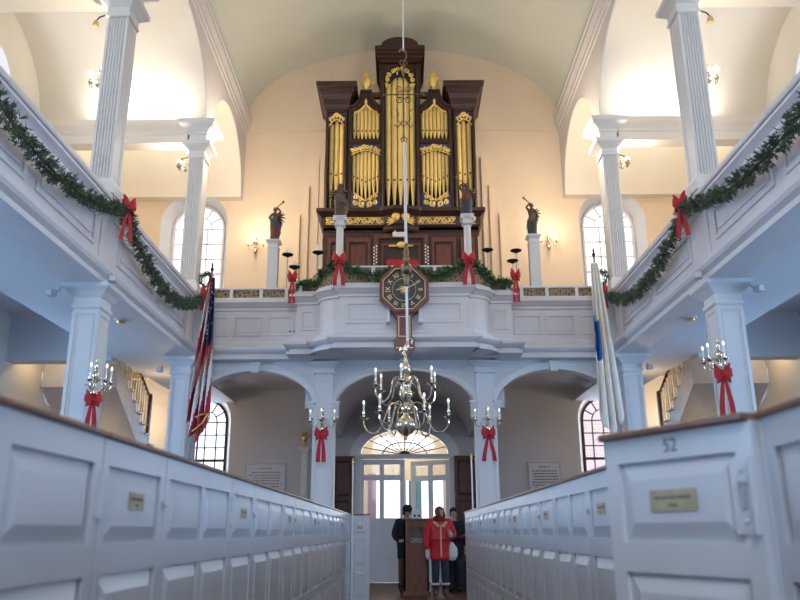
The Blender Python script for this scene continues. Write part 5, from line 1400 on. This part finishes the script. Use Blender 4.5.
def red_extra(r, J, sc3, h):
    b = MB(); n = 20
    b.tube([(.058 * h * math.cos(a), -.004 * h + .050 * h * math.sin(a), .838 * h + .010 * math.sin(3 * a)) for a in [2 * PI * i / n for i in range(n + 1)]], .026 * h, 10)
    b.tube([(.050 * h * math.cos(a), -.006 * h + .048 * h * math.sin(a), .862 * h + .008 * math.sin(2 * a)) for a in [2 * PI * i / n for i in range(n + 1)]], .020 * h, 10)
    build(b, 'scarf', 'scarf', r, smooth=60)
    b = MB()
    for s in (-1, 1): b.ribbon([(s * .02 * h, -.088 * h, .76 * h), (s * .06 * h, -.072 * h, .80 * h), (s * .095 * h, -.02 * h, .832 * h), (s * .09 * h, .04 * h, .84 * h)], (s * .5, -.5, -.4), .05, .02)
    build(b, 'hood_trim', 'tan', r, smooth=60)
    b = MB(); b.ribbon([(0, -.096 * h, .78 * h), (0, -.102 * h, .70 * h), (0, -.096 * h, .60 * h), (0, -.104 * h, .50 * h), (0, -.104 * h, .43 * h)], (1, 0, 0), .025, .012); build(b, 'zip_placket', 'tan', r)
    b = MB()
    for S, s in (('l', -1), ('r', 1)):
        e = Vector(J['e' + S])
    for z in (.44, .56): 
        for s in (-1, 1): b.ribbon([(s * .02 * h, -.101 * h, z * h + .01), (s * .06 * h, -.090 * h, z * h + .01)], (0, 0, 1), .012, .008)
    build(b, 'pocket_flap', 'coat', r)
    b = MB()
    for S in 'lr':
        w = Vector(J['w' + S]); p = Vector(J['p' + S]); d = (p - w)
        b.tube([sc3(w - d * .1), sc3(w + d * .5), sc3(p + d * .1), sc3(p + d * .7)], [.024 * h, .026 * h, .028 * h, .014 * h], 10)
    build(b, 'glove', 'glove', r, smooth=60)
    b = MB(); c = Vector(sc3((.135, -.01, .50))); b.lathe([(.01, -.17), (.07, -.16), (.105, -.08), (.10, .03), (.05, .10), (.02, .14)], tuple(c), 14, None, 1, .55); build(b, 'plastic_bag', 'bag', r, smooth=60)
woman = person('person', (.60, 14.3, 0), math.radians(6), 1.52, 'auburn-haired person in red coat, maroon scarf and brown boots, looking up', dict(
    arms={'el': (-.150, .0, .64), 'wl': (-.150, -.02, .50), 'pl': (-.150, -.03, .455), 'er': (.150, .01, .65), 'wr': (.115, -.085, .655), 'pr': (.100, -.110, .69)},
    hair='hair', coat='coat', puff=.034, hem=.385, fur=True, tilt=(.004, -.002), yaw=38, pitch=-22, hairlen=.06, extra=[red_extra]))
man = person('person', (.02, 15.25, 0), math.radians(12), 1.56, 'person in black cap and long dark coat, half behind the wooden kiosk', dict(
    arms={'el': (-.150, -.02, .64), 'wl': (-.10, -.10, .58), 'pl': (-.07, -.13, .585), 'er': (.145, -.02, .64), 'wr': (.10, -.10, .60), 'pr': (.07, -.13, .61)},
    hair='hairdk', coat='black', puff=.02, hem=.36, hat=True, yaw=15, pitch=15, tilt=(.004, -.01), hairlen=.04, boot='black', trousers='tan' if False else 'brown'))
kid = person('person', (.92, 15.3, 0), math.radians(-8), 1.53, 'dark-haired person in black standing behind the red-coated one', dict(
    arms={'el': (-.145, .0, .64), 'wl': (-.13, -.05, .52), 'pl': (-.13, -.06, .48), 'er': (.145, .0, .64), 'wr': (.14, -.05, .52), 'pr': (.14, -.06, .48)},
    hair='hairdk', coat='black', puff=.02, hem=.40, hairlen=.04, boot='black'))
# donation kiosk
kx0, kx1, ky = -.03, .41, 14.55
k = thing('donation_box', ((kx0 + kx1) / 2, ky, 0), 'tall dark wooden donation box with glass window beside the red coat', 'donation box')
b = MB(); b.prism(rect(kx0, kx1, .06, 1.27), [rect(kx0 + .09, kx1 - .09, .88, 1.16)], ky, ky + .03, 'y')
b.box(kx0, kx0 + .03, ky, ky + .38, .06, 1.27); b.box(kx1 - .03, kx1, ky, ky + .38, .06, 1.27); b.box(kx0, kx1, ky + .35, ky + .38, .06, 1.27); b.box(kx0, kx1, ky + .02, ky + .36, .80, .84)
build(b, 'cabinet', 'kiosk', k)
b = MB(); b.box(kx0 - .03, kx1 + .03, ky - .03, ky + .40, 1.27, 1.30); build(b, 'top', 'kiosk', k, bevel=.006)
b = MB(); b.box(kx0 - .03, kx1 + .03, ky - .03, ky + .40, 0, .07); build(b, 'plinth', 'kiosk', k, bevel=.006)
for z0, z1 in ((.14, .42), (.50, .78)):
    b = MB(); b.prism(rect(kx0 + .05, kx1 - .05, z0, z1), [rect(kx0 + .08, kx1 - .08, z0 + .03, z1 - .03)], ky - .012, ky, 'y'); b.box(kx0 + .11, kx1 - .11, ky - .008, ky, z0 + .06, z1 - .06); build(b, 'panel', 'kiosk', k)
b = MB(); b.box(kx0 + .08, kx1 - .08, ky + .012, ky + .016, .87, 1.17); build(b, 'glass', 'glass', k)
b = MB(); rr = random.Random(9)
for i in range(50):
    T = Matrix.Translation((rr.uniform(kx0 + .10, kx1 - .10), ky + rr.uniform(.06, .28), .86 + rr.uniform(0, .10))) @ Matrix.Rotation(rr.uniform(0, 3), 4, 'Z') @ Matrix.Rotation(rr.uniform(-.6, .6), 4, 'X')
    b.T = T; b.box(-.035, .035, -.016, .016, 0, .002)
b.T = Matrix.Identity(4); tag(build(b, 'banknotes', 'bag', None), 'loose pale notes heaped behind the glass of the wooden donation box', 'banknotes', kind='stuff')
lf = thing('leaflet_holder', (.20, ky + .1, 1.30), 'white leaflet holder standing on top of the wooden donation box', 'leaflet holder')
b = MB(); b.box(.12, .30, ky + .06, ky + .10, 1.30, 1.40); b.prism([(.14, 1.40), (.28, 1.40), (.27, 1.47), (.21, 1.49), (.15, 1.47)], [], ky + .07, ky + .09, 'y'); build(b, 'holder', 'bag', lf)
b = MB(); b.box(.15, .19, ky + .055, ky + .06, 1.33, 1.37); b.box(.23, .27, ky + .055, ky + .06, 1.33, 1.37); build(b, 'picture', 'jeans', lf)
# rope barrier and dark chest at the right
b = MB(); b.tube([(.885, 11.8, 1.02), (.86, 12.8, .98), (.95, 13.6, 1.0), (1.1, 14.4, 1.04)], .012, 8)
tag(build(b, 'barrier_rope', 'scarf', smooth=50), 'dull red barrier rope running from the far right pew end', 'rope')
ct = thing('dark_chest', (1.15, 15.9, 0), 'low black chest on the floor behind the right pew end', 'chest')
b = MB(); b.box(.72, 1.6, 15.7, 16.3, 0, .50); build(b, 'chest_body', 'black', ct, bevel=.01)
b = MB(); b.box(.70, 1.62, 15.68, 16.32, .50, .54); build(b, 'lid', 'black', ct, bevel=.01)

# ============================================================ LIGHT
def area(loc, rot, sx, sy, e, c, name='daylight'):
    l = bpy.data.lights.new(name, 'AREA'); l.shape = 'RECTANGLE'; l.size = sx; l.size_y = sy; l.energy = e; l.color = c
    o = bpy.data.objects.new(name, l); col.objects.link(o); o.location = loc; o.rotation_euler = rot; return o
def point(loc, e, c, r=.04, name='lamp_and_fill'):
    l = bpy.data.lights.new(name, 'POINT'); l.energy = e; l.color = c; l.shadow_soft_size = r
    o = bpy.data.objects.new(name, l); col.objects.link(o); o.location = loc; return o
DAY = (.50, .72, 1.0); WARM = (1.0, .72, .42)
area((0, -4.4, 7.0), (math.radians(84), 0, 0), 3.0, 3.6, 400, (.68, .81, 1.0))           # chancel window
for s in (-1, 1):
    for cy, hw in BAYS[:3]:
        area((s * 7.6, cy, 7.3), (0, s * PI / 2, 0), 1.6, 2.6, 135, (.86, .91, 1.0))
        area((s * 7.6, cy, 2.7), (0, s * PI / 2, 0), 1.4, 1.9, 290, (.30, .58, 1.0))
    area((s * 4.7, 17.9 + 1.4, 3.2), (PI / 2, 0, PI), 1.1, 2.0, 60, DAY)
    # lamps behind the beam cornices washing the vaults
    area((s * 4.9, 12.78, 8.52), (math.radians(158), 0, 0), 1.7, .06, 18, (1, .92, .78), 'cove_lamp')
    area((s * 5.4, 8.68, 8.52), (math.radians(158), 0, 0), 2.4, .06, 20, (1, .92, .78), 'cove_lamp')
    area((s * 5.4, 4.6, 8.52), (math.radians(158), 0, 0), 2.4, .06, 16, (1, .92, .78), 'cove_lamp')
    area((s * 5.4, 14.8, 8.6), (PI, 0, 0), 1.8, .5, 14, (1, .92, .78), 'cove_lamp')
    point((s * 6.0, 17.2, 3.5), 45, WARM, .08); point((s * 6.35, 13.75, 4.2), 9, WARM, .06); point((s * 4.6, 14.6, 3.5), 7, WARM, .06); point((s * 6.1, 15.4, 2.1), 14, WARM, .06)  # first point is the stair hall lamp, the other three are added fill
for x, y, z in LAMPS: point((x, y, z), 34, (1, .82, .62), .03)
for s in (-1, 1): point((s * 3.27, 16.05, 7.55), 12, (1, .80, .58), .1); point((s * 2.9, 13.9, 8.2), 120, (1, .80, .58), .25)  # second pair is fill added to brighten the organ and upper wall
point((0, 19.9, 3.7), 50, (1, .75, .42), .15)
area((0, 21.4, 2.0), (-PI / 2, 0, 0), 1.9, 2.2, 60, (.85, .92, 1.0))
w = bpy.data.worlds.new('sky'); sc.world = w; w.use_nodes = True
bg = w.node_tree.nodes['Background']; bg.inputs[0].default_value = (.86, .90, 1.0, 1); bg.inputs[1].default_value = 2.0
sc.view_settings.view_transform = 'Standard'; sc.view_settings.look = 'None'; sc.view_settings.gamma = 1; sc.view_settings.use_curve_mapping = False
sc.view_settings.exposure = 0.15
sc.cycles.max_bounces = 8; sc.cycles.diffuse_bounces = 5; sc.cycles.sample_clamp_indirect = 6; sc.cycles.use_denoising = True
